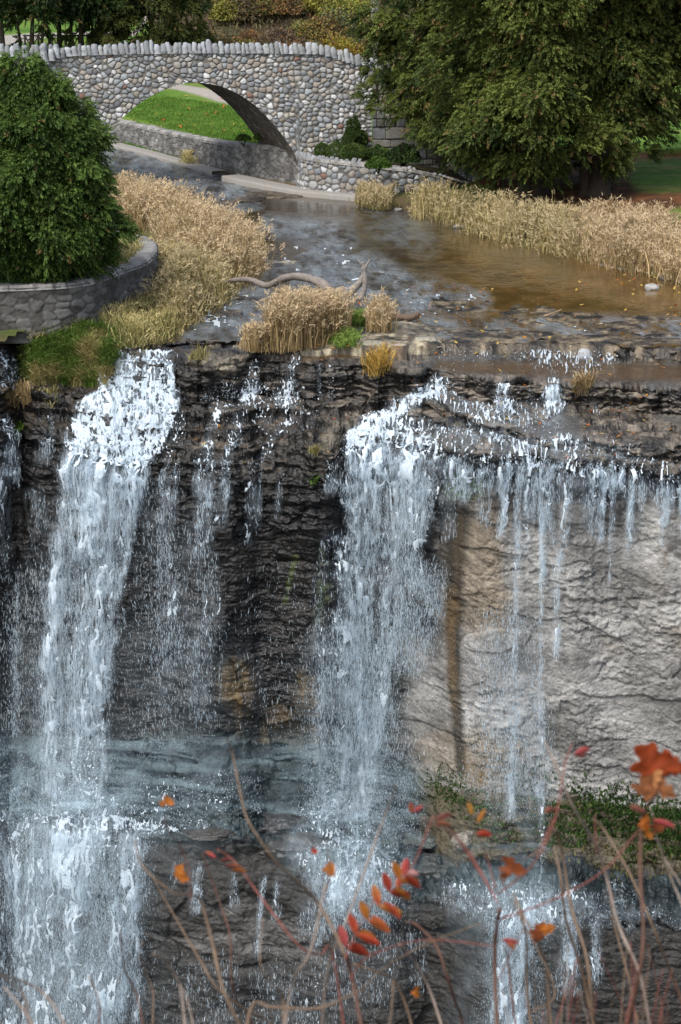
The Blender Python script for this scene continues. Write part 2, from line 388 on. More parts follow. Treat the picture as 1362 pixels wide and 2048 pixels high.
# ---- rock relief: first the sloping rock is cut into beds, then every face is roughened
sl = ss(.25, .5, flat_n) * (1 - ss(.86, .95, flat_n)) * (1 - soil) * (1 - .45 * ss(7.5, 8, SEG)) * (1 - pool)
for h_, s_ in ((.31, 1), (.10, 2)):
    zz = P0[..., 2] / h_ + 1.3 * fbm(P0[..., 0] * .5, P0[..., 1] * .5, s=90 + s_, o=4); k = np.floor(zz); f = zz - k; wv_ = .25 + .35 * vn(P0[..., 0] * 1.1, k, s=93 + s_)
    P0[..., 2] += sl * h_ * (ss(wv_, wv_ + .28, f) - f) * (.95 if s_ == 1 else .75) * (.55 + .45 * ss(.35, .6, vn(P0[..., 0] * .8, k * 3.1, s=97 + s_)))
NB = blur(face_out(normals(P0)), 1); NB /= np.linalg.norm(NB, axis=-1)[..., None]
flat_n = np.clip(NB[..., 2], 0, 1)
X, Y, Z = P0[..., 0], P0[..., 1], P0[..., 2]
wet_shelf = ((SEG >= 3) & (SEG < 4)) | ((SEG >= 5) & (SEG < 6))
lim = ss(860, 905, FPX + 26 * (fbm(FPY / 70, FPX / 70, s=3) - .5) * 2) * ss(960, 1065, FPY + 50 * (fbm(FPX / 60, FPY / 60, s=4) - .5)) * (SEG > 6) * (SEG < 8.3)
lim2 = ss(770, 840, FPX + 30 * (fbm(FPY / 40, FPX / 40, s=9) - .5) * 2) * ss(1230, 1290, FPY) * (SEG > 6) * (SEG < 8.2)
lim = np.maximum(lim, lim2 * .9)
vert = 1 - ss(.5, .85, flat_n)
beds = fbm(X * .25, Z * 2.2, s=51, o=5, g=.6) - .5
d_str = .20 * plates(X, Z, .30, 3.4, 1, .5, .22) + .11 * plates(X, Z, .11, 3.2, 21, .5, .25) + .05 * plates(X, Z, .05, 2.4, 25, .6, .3) + .26 * beds
d_str = d_str * (1 - .70 * ss(7.0, 7.2, SEG)) + .20 * plates(X, Z, .85, 1.3, 61, .5, .35, .1) * ss(6.6, 7.1, SEG) + .10 * (fbm(X * 2.6, Z * .5, s=62, o=4) - .5) * ss(7.0, 7.1, SEG)
chip = ss(.42, .62, fbm(X * .8, Z * .9, s=53, o=3))
d_lim = .060 * plates(X, Z, .42, 2.4, 31, .35, .25, .28) + .045 * (.25 + .9 * chip) * plates(X, Z, .15, 1.9, 35, .5, .25, .25) + .026 * (.25 + chip) * plates(X, Z, .065, 1.6, 38, .6, .35) + .03 * (fbm(X * 3, Z * 4, s=52, o=4) - .5)
d = d_str * (1 - lim) + d_lim * lim
d += (.30 - .24 * lim) * (fbm(X * .55, Z * .45, Y * .2, s=70, o=3) - .5) * (SEG > 6.5)
d += (.12 - .08 * lim) * (fbm(X * 2.3, Y * 2.3, Z * 2.3, s=71, o=5, g=.6) - .5)
shelfrock = (1 - vert)
d_flat = .10 * plates(X, Y, .7, 1.5, 81, .4, .6) + .06 * plates(X, Y, .25, 1.6, 84, .5, .6) + .03 * plates(X, Y, .1, 1.5, 87) + .04 * (fbm(X * 5, Y * 5, s=81, o=3) - .5)
d_flat *= 1 + 1.6 * (SEG > 7.9)
film = ss(.47, .56, fbm(X * .9, Y * .55, s=131, o=4)) * ((SEG > 1) & (SEG < 2) | (SEG > 3) & (SEG < 4) | (SEG > 5) & (SEG < 6)) * ss(840, 900, FPX) * (1 - pool)
d_flat *= 1 - .85 * film
D = (d * vert + d_flat * shelfrock) * (1 - .95 * pool) * (1 - .6 * soil)
D *= ss(0, .35, SEG) ** .5
PF = P0 + NB * D[..., None]
NF = normals(PF); NF = np.where((NF * NB).sum(-1, keepdims=True) < 0, -NF, NF)
# ---- rock colours
n1 = fbm(X * 1.3, Y * 1.3, Z * 1.3, s=100, o=5); n2 = fbm(X * 4, Y * 4, Z * 5, s=101, o=4); n3 = fbm(X * 2.2, Z * .35, s=102, o=4)
def mixc(a, b, t): return a * (1 - t[..., None]) + b * t[..., None]
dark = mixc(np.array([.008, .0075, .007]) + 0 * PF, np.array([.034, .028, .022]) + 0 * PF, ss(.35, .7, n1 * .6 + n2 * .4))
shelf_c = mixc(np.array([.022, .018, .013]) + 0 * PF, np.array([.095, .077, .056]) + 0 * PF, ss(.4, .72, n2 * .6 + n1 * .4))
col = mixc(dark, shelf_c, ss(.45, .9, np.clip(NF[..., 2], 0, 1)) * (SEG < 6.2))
rough = .32 + .2 * n2
spk = fbm(X * 5, Y * 5, Z * 8, s=133, o=5, g=.68); spk2 = fbm(X * 2.4, Y * 1.6, Z * 5, s=134, o=4, g=.6)
bedz = ((SEG > 3.5) & (SEG < 6.2) & (FPX < 690)) * .55
col = col * (1 + .5 * plates(X, Z, .11, 3.2, 21, 0, .25, .3))[..., None]
col = col * ((1 - bedz) * (.22 + 1.6 * ss(.33, .67, spk) * (.5 + .9 * ss(.3, .7, spk2))) + bedz * (.35 + 1.6 * ss(.6, .95, NF[..., 2])))[..., None] * np.interp(SEG, [5.2, 6.5, 7.9, 8.0, 9.5, 10], [.85, .27, .25, .75, .7, .5])[..., None]  # upward-facing ledge tops lightened: light on the beds put into the colour
# pale dry blocks on the edge right of the left fall and on the island rim
pale = np.maximum.reduce([paint([(385, 722, 14, .9), (440, 728, 20, .9), (490, 722, 12, .8)]), paint([(690, 700, 8, .7), (760, 700, 9, .8), (850, 692, 9, .8)]),
                          paint([(1290, 705, 10, .5), (1362, 712, 12, .6)]), paint([(640, 885, 26, .5), (690, 850, 18, .35)]), paint([(840, 735, 12, .45), (760, 730, 14, .5)])]) * ss(.35, .6, n2)
col = mixc(col, np.array([.30, .26, .19]) + 0 * col, pale * .8)
# limestone
lc = mixc(np.array([.150, .146, .136]) + 0 * col, np.array([.345, .338, .322]) + 0 * col, ss(.3, .7, n1 * .45 + .55 * fbm(X * 1.1, Z * 1.6, s=110, o=5)))
tan_ = ss(.46, .62, fbm(X * .7 + 3, Z * .45, s=112, o=4)) * (1 - ss(1250, 1340, FPY)) * .75 + paint([(1000, 1520, 60, .9), (860, 1500, 50, .5)])
lc = mixc(lc, np.array([.20, .158, .105]) + 0 * col, np.clip(tan_, 0, 1))
lc = mixc(lc, np.array([.035, .03, .026]) + 0 * col, ss(.56, .72, .5 * n3 + .5 * n2) * (1 - ss(1010, 1200, FPY)) * .7)
lc = lc * (1 + .30 * plates(X, Z, .42, 2.4, 31, 0, .25, .25) + .34 * (.4 + .6 * chip) * plates(X, Z, .15, 1.9, 35, 0, .25, .35) + .25 * chip * plates(X, Z, .065, 1.6, 38, 0, .35, .5) + .5 * (fbm(X * 7, Z * 7, s=114, o=4, g=.65) - .5))[..., None]
streak = np.maximum(paint([(915, 1020, 28, .9), (905, 1250, 20, .95), (910, 1400, 15, .9), (925, 1540, 12, .9)]), paint([(1362, 1090, 30, .7), (1325, 1110, 22, .5)]) * ss(.4, .6, n2))
dark_moss = mixc(np.array([.020, .017, .010]) + 0 * col, np.array([.085, .052, .018]) + 0 * col, ss(.4, .65, n3))
lc = mixc(lc, dark_moss, streak)
col = mixc(col, lc, lim); rough = rough * (1 - lim) + .8 * lim
och = paint([(470, 1320, 30, .7), (480, 1470, 38, 1), (560, 1450, 56, 1), (620, 1460, 34, .95), (610, 1330, 20, .5)]) * ss(.33, .52, n1 * .5 + n3 * .5) + paint([(950, 1560, 30, .8), (945, 1450, 24, .6)]) * ss(.4, .6, n3)
col = mixc(col, np.array([.125, .082, .030]) + 0 * col, np.clip(och * (.35 + .65 * ss(.4, .6, fbm(X * 5, Z * .8, s=140, o=4))), 0, .9))
# lower blue-grey shale
shale = ss(7.9, 8.1, SEG) * (1 - ss(800, 900, FPX) * (1 - ss(9.0, 9.1, SEG)))
sc_ = mixc(np.array([.008, .018, .022]) + 0 * col, np.array([.070, .105, .115]) + 0 * col, ss(.35, .7, fbm(X * 1.0, Z * 7, s=120, o=4)))
sc2 = mixc(np.array([.025, .024, .022]) + 0 * col, np.array([.13, .125, .118]) + 0 * col, ss(.35, .7, fbm(X * .8, Z * 5, s=121, o=4)) * paint([(330, 1850, 60, 1), (480, 1860, 70, .8), (620, 1900, 50, .4)]))
col = mixc(col, mixc(sc_, sc2, ss(9.9, 10.05, SEG)), shale)
moss = np.maximum.reduce([paint([(905, 970, 26, .75), (960, 985, 18, .3)]), paint([(650, 1100, 12, .4), (640, 1250, 14, .4)]), paint([(590, 1110, 6, .5), (570, 1200, 6, .6)])]) * ss(.42, .6, n2)
col = mixc(col, np.array([.06, .085, .015]) + 0 * col, moss)
tal = ss(8.0, 8.1, SEG) * (1 - ss(9.0, 9.05, SEG)) * ss(820, 880, FPX)
col = mixc(col, mixc(np.array([.045, .035, .02]) + 0 * col, np.array([.10, .085, .05]) + 0 * col, n2), tal)
col = mixc(col, np.array([.075, .062, .028]) + 0 * col, soil)
col = mixc(col, np.array([.075, .042, .012]) + 0 * col, pool); rough = rough * (1 - pool) + .05 * pool
rough = np.where(soil > .5, .9, rough)
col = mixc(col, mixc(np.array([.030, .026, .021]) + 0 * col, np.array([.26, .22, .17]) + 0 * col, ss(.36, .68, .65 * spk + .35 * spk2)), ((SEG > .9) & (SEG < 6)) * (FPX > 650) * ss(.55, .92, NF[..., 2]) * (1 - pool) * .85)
col = mixc(col, np.array([.085, .085, .080]) + 0 * col, film * .8); rough = np.where(film > .5, .10, rough)
wetshelf = ((SEG > 1) & (SEG < 2) | (SEG > 3) & (SEG < 4) | (SEG > 5) & (SEG < 6)) * (FPX > 860)
rough = np.where(wetshelf, np.minimum(rough, .10 + .25 * n2), rough)
rough = np.where(SEG > 7.95, .55 + .2 * n2, rough)
rough = np.where((SEG > 8.9) & (SEG < 9.95), .45, rough); col = np.where(((SEG > 8.95) & (SEG < 9.95))[..., None], col * .6, col)
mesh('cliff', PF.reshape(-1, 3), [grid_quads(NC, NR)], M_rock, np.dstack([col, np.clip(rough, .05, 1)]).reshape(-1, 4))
struct(bpy.data.objects['cliff'])

# ------------------------------------------------------------------ white water
def tr(x, y0, y1, w=6, s=.8, drift=0, s1=None):
    """one thin stream from (x, y0) down to y1, fading"""
    return paint([(x, y0, w * .8, s), (x + drift * .5, (y0 + y1) / 2, w, s * .9), (x + drift, y1, w * 1.3, (.25 if s1 is None else s1))])
left_fall = band([(706, 222, 345, .95), (740, 222, 350, .95), (786, 196, 352, 1), (800, 165, 348, 1), (850, 146, 345, 1), (900, 136, 312, 1), (960, 132, 290, .95), (1040, 124, 272, .74), (1120, 118, 252, .54),
                  (1220, 111, 238, .44), (1320, 105, 228, .38), (1420, 100, 218, .35), (1520, 104, 214, .35), (1640, 108, 216, .42)], 12)
lf_core = np.maximum(paint([(136, 1000, 14, .45), (128, 1150, 15, .5), (116, 1350, 16, .45), (112, 1500, 16, .35)]), paint([(205, 1000, 16, .3), (212, 1150, 14, .35), (205, 1330, 16, .3), (150, 1560, 40, .25)]))
right_fall = np.maximum.reduce([paint([(885, 768, 22, .9), (840, 795, 22, .9), (800, 820, 22, .95), (760, 850, 26, .95), (720, 880, 30, 1)]),
    paint([(860, 850, 18, .5), (800, 870, 34, .7), (780, 890, 30, .7)]),
    band([(868, 690, 872, .9), (900, 686, 892, .9), (950, 688, 884, .80), (1000, 686, 868, .66), (1060, 682, 860, .52), (1130, 668, 850, .40), (1230, 664, 832, .32), (1330, 668, 800, .27), (1430, 672, 770, .26), (1530, 668, 756, .30), (1640, 655, 740, .42)], 14),
    paint([(715, 960, 16, .7), (712, 1100, 18, .6), (706, 1300, 20, .42), (700, 1560, 24, .4)]), paint([(810, 960, 12, .6), (800, 1080, 14, .5), (790, 1240, 16, .34)])])
gap = paint([(775, 915, 7, .8), (770, 1000, 12, .8), (762, 1120, 10, .6)])
right_fall *= 1 - gap
trick = np.maximum.reduce([
    paint([(512, 728, 14, .7), (505, 765, 20, .75), (496, 800, 24, .8)]), paint([(592, 722, 9, .8), (588, 755, 14, .8), (572, 800, 26, .9)]), tr(640, 730, 800, 7, .5), tr(662, 735, 790, 6, .3),
    paint([(440, 806, 40, .35), (560, 806, 70, .35)]), paint([(438, 820, 10, .7), (425, 860, 14, .55), (410, 930, 22, .6), (425, 1000, 20, .5), (405, 1080, 26, .35), (425, 1180, 26, .25), (410, 1400, 40, .2)]),
    paint([(478, 820, 12, .6), (470, 880, 16, .5), (450, 930, 14, .4), (445, 1040, 10, .35)]), paint([(585, 840, 10, .5), (545, 880, 14, .4), (515, 930, 12, .4), (505, 1040, 10, .3)]),
    paint([(360, 830, 14, .4), (345, 900, 18, .35), (340, 1000, 14, .3), (335, 1100, 20, .25), (340, 1300, 40, .22)]), tr(560, 950, 1020, 6, .35), tr(500, 900, 1080, 6, .35, -6),
    paint([(10, 722, 16, .8), (20, 765, 26, .8)]), tr(8, 835, 940, 10, .7, 4), paint([(0, 940, 14, .5), (30, 940, 18, .5)]), tr(102, 830, 910, 12, .4), paint([(84, 985, 12, .4), (95, 1060, 14, .3), (60, 1200, 40, .08), (50, 1450, 40, .08)]),
    tr(0, 960, 1150, 8, .4), paint([(645, 1068, 10, .5), (690, 1072, 18, .6)]), paint([(648, 1085, 9, .6), (634, 1180, 10, .5), (645, 1320, 12, .35), (650, 1480, 20, .3)]), paint([(655, 975, 8, .5), (665, 930, 8, .4)]),
    paint([(745, 1105, 14, .5), (810, 1105, 16, .5)])])
trick *= (1 - .6 * ss(940, 1100, FPY)) * .85
veil = np.maximum.reduce([paint([(330, 1000, 50, .06), (350, 1250, 90, .07), (330, 1440, 100, .06)]), paint([(700, 1300, 90, .18), (720, 1500, 110, .22), (740, 1640, 100, .22)]), paint([(80, 1200, 80, .08), (60, 1540, 100, .12)]),
    paint([(1020, 1250, 60, .08), (1030, 1560, 90, .12)]), paint([(560, 1200, 90, .012), (560, 1450, 90, .02)]), paint([(860, 1150, 40, .3), (830, 1300, 40, .2)])])
steps = np.maximum.reduce([tr(1006, 768, 808, 20, .9, 0, .9), tr(1108, 776, 815, 22, .9, 0, .9), tr(1060, 775, 812, 6, .4), tr(1085, 775, 812, 6, .35), tr(1190, 800, 828, 8, .3), paint([(1005, 818, 28, .55), (1060, 826, 14, .2), (1100, 825, 32, .65)]) ,
    paint([(905, 845, 14, .4), (950, 838, 20, .4), (990, 850, 22, .5), (1005, 872, 18, .5)]), paint([(880, 790, 14, .4), (930, 822, 18, .45), (1010, 830, 30, .5), (1100, 836, 36, .5)]), paint([(860, 850, 20, .55), (930, 872, 20, .6), (1000, 878, 20, .75), (1045, 896, 18, .8), (1075, 908, 18, .8)]), paint([(900, 905, 22, .5), (980, 905, 18, .55)]), paint([(1230, 912, 16, .5), (1310, 930, 12, .35)]), paint([(1090, 890, 16, .55), (1130, 893, 24, .65), (1190, 905, 20, .4), (1230, 915, 20, .35)]),
    paint([(1020, 905, 40, .5), (1090, 912, 44, .6), (1180, 918, 40, .4), (1270, 920, 30, .25)]), tr(1090, 686, 708, 26, .6, 0, .6), tr(1160, 690, 710, 16, .5, 0, .6), tr(1235, 694, 712, 9, .6), paint([(1050, 710, 24, .55), (1130, 712, 40, .7), (1170, 714, 40, .6), (1240, 716, 14, .4)]),
    paint([(900, 708, 30, .25), (980, 708, 20, .25)]), paint([(960, 850, 18, .35), (905, 880, 26, .35)]), paint([(1250, 893, 14, .3), (1300, 925, 14, .2)])]) * .95
thin = np.maximum.reduce([tr(x, y0, y1, w * .62, s, dr) for x, y0, y1, w, s, dr in [
    (925, 918, 975, 5, .7, 0), (950, 912, 1000, 6, .75, -8), (985, 912, 1040, 8, .8, -10), (1012, 908, 1060, 8, .8, -14), (1040, 906, 1160, 9, .95, -8), (1052, 910, 1090, 6, .7, -4), (1090, 905, 1180, 10, 1.0, 0), (1078, 930, 1060, 5, .6, 2),
    (1150, 915, 1130, 7, .8, -26), (1170, 922, 1045, 6, .6, -6), (1180, 925, 1000, 5, .5, -4), (1203, 925, 1060, 5, .6, -4), (1226, 922, 1150, 5, .7, -8), (1264, 928, 1050, 6, .7, 0), (1285, 932, 1035, 5, .5, 4), (1316, 935, 1000, 4, .4, 0), (1345, 945, 1010, 8, .6, -6), (1362, 945, 1060, 5, .5, 0),
    (905, 925, 990, 5, .5, 0), (970, 915, 990, 5, .6, -3), (1000, 912, 985, 5, .6, -6), (1130, 918, 1000, 4, .5, -4), (1240, 928, 985, 4, .4, 0),
    *[(x_, 905 + .06 * (x_ - 900) + 8 * h_, 955 + .06 * (x_ - 900) + 120 * g_, 4.5 + 3 * h_, .55 + .35 * g_, -8 * h_) for x_, h_, g_ in zip(np.linspace(892, 1400, 40) + rng.uniform(-5, 5, 40), rng.random(40), rng.random(40) ** 1.6)],
    (1032, 1150, 1420, 11, .4, -6), (1085, 1180, 1480, 9, .3, 0), (1022, 1560, 1640, 10, .7, -2), (1082, 1560, 1780, 14, .4, 0), (1024, 1400, 1560, 14, .22, 0), (1120, 1130, 1300, 8, .2, 0)]])
base_w = np.maximum.reduce([
    paint([(-40, 1640, 14, .8), (60, 1646, 16, .8), (170, 1650, 24, 1), (280, 1652, 16, .9), (400, 1662, 9, .5), (450, 1668, 8, .5)]), paint([(150, 1672, 60, 1), (160, 1730, 66, .95), (150, 1790, 50, .7)]),
    band([(1662, -80, 285, .6), (1720, -80, 285, .62), (1800, -80, 275, .55), (1900, -80, 262, .45), (2050, -80, 250, .42), (2240, -80, 240, .4)], 34), paint([(150, 1800, 22, .5), (148, 1900, 22, .55), (140, 2030, 20, .5), (130, 2230, 24, .5)]),
    paint([(282, 1690, 16, .6), (278, 1800, 10, .6), (280, 1900, 9, .4), (276, 2060, 9, .25)]), paint([(60, 1600, 60, .30), (240, 1615, 60, .28), (350, 1605, 50, .22), (480, 1590, 50, .18)]),
    paint([(660, 1620, 44, .6), (640, 1670, 56, .7), (700, 1690, 70, .7), (730, 1735, 60, .8), (790, 1752, 30, .5)]), paint([(600, 1690, 24, .5), (640, 1740, 30, .6), (680, 1770, 40, .6)]), paint([(400, 1730, 10, .4), (402, 1800, 10, .25)]),
    paint([(360, 1720, 6, .4), (355, 1760, 6, .3)]), paint([(532, 1742, 6, .5), (522, 1800, 6, .4), (515, 1890, 8, .2)]), tr(560, 1750, 1820, 5, .25), tr(470, 1745, 1800, 8, .25), paint([(700, 1790, 40, .45), (640, 1830, 40, .3), (760, 1800, 40, .35)]),
    paint([(900, 1790, 20, .25), (930, 1795, 22, .4), (1000, 1812, 36, .65), (1090, 1822, 34, .6), (1180, 1822, 26, .32), (1290, 1830, 16, .2), (1380, 1840, 14, .2)]), band([(1815, 980, 1065, .8), (1870, 995, 1060, .75), (1960, 1005, 1050, .6), (2240, 1005, 1050, .5)], 8), tr(1140, 1840, 1960, 16, .5), tr(1190, 1840, 1940, 9, .35), tr(1262, 1800, 1850, 6, .3), paint([(1230, 1800, 30, .25)] * 2),
    paint([(360, 1960, 60, .05), (600, 2000, 90, .08), (800, 1900, 60, .09), (420, 2060, 100, .06)])])
base_w *= (SEG > 7.8)
tophalf = (SEG < 8.6)
thin = np.clip(thin * 1.35, 0, 1.15)
W_all = np.maximum.reduce([left_fall + lf_core * .6, right_fall, trick, steps, thin, base_w])
# lace: sheets of white water that cling to the rock, torn by noise along the flow
clump = fbm(FPX / 11, FPY / 26, s=200, o=4, g=.6); clump2 = fbm(FPX / 5.0, FPY / 13, s=205, o=3, g=.65); cl3 = fbm(FPX / 40, FPY / 90, s=208, o=3)
NS = blur(NF, 3); NS[..., 1] -= .25; NS /= np.linalg.norm(NS, axis=-1)[..., None]
PSM = .15 * blur(PF, 2) + .85 * blur(blur(PF, 5), 4)
def up2(A):
    for ax in (0, 1):
        B = np.moveaxis(A, ax, 0); o_ = np.empty((2 * B.shape[0] - 1,) + B.shape[1:]); o_[::2] = B; o_[1::2] = .5 * (B[1:] + B[:-1]); A = np.moveaxis(o_, 0, ax)
    return A
uW, uX, uY, uS = up2(np.clip(W_all, 0, 1.15)), up2(FPX), up2(FPY), up2(SEG); uP, uN = up2(PSM), up2(NS)
mk = (uW > .06) & (uS > .9); x_, y_, s_, w_ = uX[mk], uY[mk], uS[mk], uW[mk]
free_ = ss(6.0, 6.8, s_) * (s_ < 7.97) + ss(9.95, 10.2, s_)
wob_ = 6 * (fbm(x_ / 30, y_ / 40, s=231, o=2) - .5)
def tex_(kx, ky, fil=0):
    a_ = fbm((x_ + wob_) / (6.5 * kx), y_ / (13 * ky), s=200, o=3, g=.6); b_ = fbm((x_ + wob_) / (3.4 * kx), y_ / (6.5 * ky), s=205, o=2, g=.6); c_ = fbm(x_ / 26, y_ / 60, s=208, o=3)
    r_ = 1 - np.abs(2 * fbm((x_ + wob_) / (7 * kx), y_ / (11 * ky), s=211, o=3) - 1) * 3.0
    r2_ = 1 - np.abs(2 * fbm((x_ + wob_) / (4.2 * kx) + 50, y_ / (8 * ky), s=215, o=2) - 1) * 3.2; t_ = (1 - fil) * (.32 * a_ + .30 * b_ + .20 * c_ + .16 * np.clip(r_, 0, 1)) + fil * (.30 * np.clip(r_, 0, 1) + .30 * np.clip(r2_, 0, 1) + .22 * c_ + .15 * b_); return (t_ - t_.mean()) / t_.std()
t1 = tex_(.9, 1.25, .8) * (1 - free_) + tex_(1.35, 2.6) * free_
rs_ = (x_ > 870) & (s_ < 6.3); t1 = np.where(rs_, tex_(.6, 1.9, .6), t1)
stk = fbm((x_ + 2 * wob_) / 20, y_ / 170, s=241, o=3); w_ = w_ * (1 - free_ + free_ * (.45 + 1.1 * ss(.30, .68, stk)))
cov = np.clip(w_, 0, 1.08) * np.interp(s_, [5.9, 6.5, 7.9, 8.0, 9.6, 10.2], [.90, .64, .58, .70, .80, .70])
keep = t1 > 2.2 - 3.3 * cov
off_ = .06 + .03 * np.clip(w_, 0, 1) + .26 * free_ * np.clip(w_ * 1.3, 0, 1) + .014 * np.clip(t1, -1, 2) + .05 * (fbm(x_ / 14, y_ / 20, s=220, o=2) - .5)
kv_ = np.zeros(uW.shape, bool); kv_[mk] = keep; of_ = np.zeros(uW.shape); of_[mk] = off_
of_ = np.where(kv_ | (of_ > 0), of_, 0)
PW = uP + uN * of_[..., None]
q = grid_quads(*uW.shape); kf = kv_.ravel(); q = q[kf[q].sum(1) >= 3]
V_, f_, _k = compact(PW.reshape(-1, 3), [q], None)
struct(mesh('waterfall', V_, f_, M_foam, np.array([.74, .83, .90, .4])))
# translucent veils of falling water and the mist at their feet
def sheet(name, dens, off, mat, colr, kind='structure', nb=6, sel=None):
    base = blur(blur(PF, nb), nb); Nn = blur(NB, 6); Nn[..., 1] -= .5; Nn /= np.linalg.norm(Nn, axis=-1)[..., None]
    Ps = base + Nn * (off if np.isscalar(off) else off[..., None]); dm = np.clip(dens, 0, 1); st_ = (slice(None, None, 2), slice(None, None, 2)); Pq, dq = Ps[st_], dm[st_]
    q = grid_quads(*dq.shape); kk = (dq > .012).ravel(); q = q[kk[q].any(1)]
    V, f, c = compact(Pq.reshape(-1, 3), [q], np.dstack([np.array(colr) + 0 * Pq, dq]).reshape(-1, 4))
    return struct(mesh(name, V, f, mat, c), kind)
fz = (ss(0, 1.0, SEG - 5.75 - .6 * fbm(FPX / 9, FPX * 0, s=243, o=3)) * (1 - ss(7.98, 8.9, SEG) * np.where(np.maximum(left_fall, right_fall) > .2, .35, 1)) + ss(9.7, 10.05, SEG)); sk1 = .45 + .8 * ss(.3, .66, fbm(FPX / 20, FPY / 170, s=241, o=3))
Wf = np.maximum.reduce([steps * (SEG < 6), left_fall + .7 * lf_core, right_fall, trick * .8, thin * .85, base_w * .62]) + veil * .9
Wf = blur(np.clip(Wf, 0, 1.1), 2) * (1 + (sk1 - 1) * ss(5.8, 6.3, SEG))
fz1 = fz + ss(1.5, 2.2, SEG) * (1 - ss(5.7, 6.3, SEG)) * (.60 * np.clip(left_fall + right_fall, 0, 1) + .8 * np.clip(steps, 0, 1) + .3 * (trick > .3))
sheet('falling_veil', fz1 * Wf * .70, .12 + .10 * ss(6, 7, SEG), M_veil1, (.72, .85, .95))
sheet('falling_veil', fz * Wf * .62, .24 + .22 * ss(6, 7.5, SEG), M_veil2, (.74, .86, .95))
mist_d = np.maximum.reduce([paint([(40, 1600, 120, .35), (170, 1600, 150, .5), (330, 1590, 130, .28), (480, 1570, 100, .14)], 1.6), paint([(170, 1690, 160, .5), (160, 1850, 150, .35), (200, 2080, 160, .35)], 1.6), paint([(700, 1560, 110, .35), (690, 1660, 120, .5), (730, 1740, 90, .4)], 1.6), paint([(1030, 1600, 70, .12), (1040, 1790, 110, .3), (1032, 1900, 70, .5), (1030, 2100, 80, .4)], 1.6), paint([(60, 1400, 130, .10), (350, 1350, 150, .12)], 1.6), paint([(715, 1350, 110, .2)] * 2, 1.6)])
sheet('mist', mist_d * .52 * (SEG > 6.6), .75, M_mist, (.60, .78, .88), 'stuff', 12)
# drops and strands in the air
def spindles(Pc, axis, L, w, col):
    n = len(Pc); a = axis / (np.linalg.norm(axis, axis=1)[:, None] + 1e-9)
    s1 = np.cross(a, np.array([0.2, 1.0, .1])); s1 /= np.linalg.norm(s1, axis=1)[:, None] + 1e-9; s2 = np.cross(a, s1)
    V = np.empty((n, 5, 3)); V[:, 0] = Pc + a * (L * .5)[:, None]; V[:, 4] = Pc - a * (L * .5)[:, None]
    for k in range(3):
        t = 2.094 * k + .5
        V[:, 1 + k] = Pc + (s1 * math.cos(t) + s2 * math.sin(t)) * (w * .5)[:, None] + a * (L * .12)[:, None]
    f = np.array([[0, 1, 2], [0, 2, 3], [0, 3, 1], [4, 2, 1], [4, 3, 2], [4, 1, 3]])
    return V.reshape(-1, 3), (f[None] + 5 * np.arange(n)[:, None, None]).reshape(-1, 3), np.repeat(col, 5, 0)
pixh = np.abs(np.gradient(FPY, axis=1))
air = (SEG > 5.5) * 1.0
dens = np.clip(np.maximum.reduce([left_fall + lf_core, right_fall, trick, thin, base_w]), 0, 1.2) * (.35 + .65 * air) + steps * .3
fall_t = ss(6.0, 7.0, SEG)
cl = ss(.40, .64, .5 * clump + .5 * clump2) * (.35 + .65 * ss(.32, .62, fbm(FPX / 20, FPY / 170, s=241, o=3)))
dens = dens * (.05 + .95 * cl ** 1.4) + veil * (.25 + .75 * ss(.35, .65, cl3)) * .55
pr = (dens * pixh * (SEG > .8)).ravel(); pr /= pr.sum()
def flow(idx, n):
    ii = idx
    P = PF.reshape(-1, 3)[ii]; sgv = SEG.ravel()[ii]; m = NS.reshape(-1, 3)[ii]
    free = ss(6.0, 6.6, sgv) * (sgv < 7.97) + ss(9.95, 10.2, sgv)
    hang = .04 + (.05 + .45 * rng.random(n) ** 1.5) * free + .10 * rng.random(n) * (1 - free)
    P = P + m * hang[:, None] * np.array([.6, 1, .5]) + rng.normal(0, .012, (n, 3))
    tz = np.where(free > .5, 0, 1.0)
    ax = np.stack([rng.normal(0, .12 + .3 * tz), -.9 * tz * rng.random(n) - .05, -1 + .5 * tz * rng.random(n)], -1)
    return P, ax, free
nd = 150000
idx = rng.choice(len(pr), nd, p=pr); P, ax, free = flow(idx, nd)
L = (.03 + .13 * rng.random(nd) ** 2) * (.5 + .8 * free); w = .006 + .018 * rng.random(nd) ** 2
kc = np.tile(np.array([.72, .84, .92, .3]), (nd, 1))
V1, f1, k1 = spindles(P, ax, L, w, kc)
struct(mesh('falling_water', V1, [f1], M_drop, k1), 'stuff')
# fine spray
dsp = (veil * 1.2 + .35 * np.clip(left_fall + right_fall, 0, 1) * ss(6.5, 7.3, SEG) + base_w * .30 + paint([(160, 1640, 130, .5), (160, 1760, 150, .45), (170, 1950, 120, .4)]) + paint([(700, 1640, 110, .5), (740, 1740, 90, .4)]) + paint([(1030, 1880, 60, .35), (1030, 2050, 60, .35)]) ) * pixh * (SEG > 6.2)
dsp = dsp.ravel(); dsp /= dsp.sum(); ns = 110000
idx = rng.choice(len(dsp), ns, p=dsp); P, ax, free = flow(idx, ns)
P[:, 1] -= .5 * rng.random(ns) ** 2; P[:, 0] += rng.normal(0, .05, ns)
V1, f1, k1 = spindles(P, ax, .02 + .05 * rng.random(ns) ** 2, .005 + .008 * rng.random(ns), np.tile(np.array([.72, .84, .92, .3]), (ns, 1)))
struct(mesh('spray', V1, [f1], M_drop, k1), 'stuff')
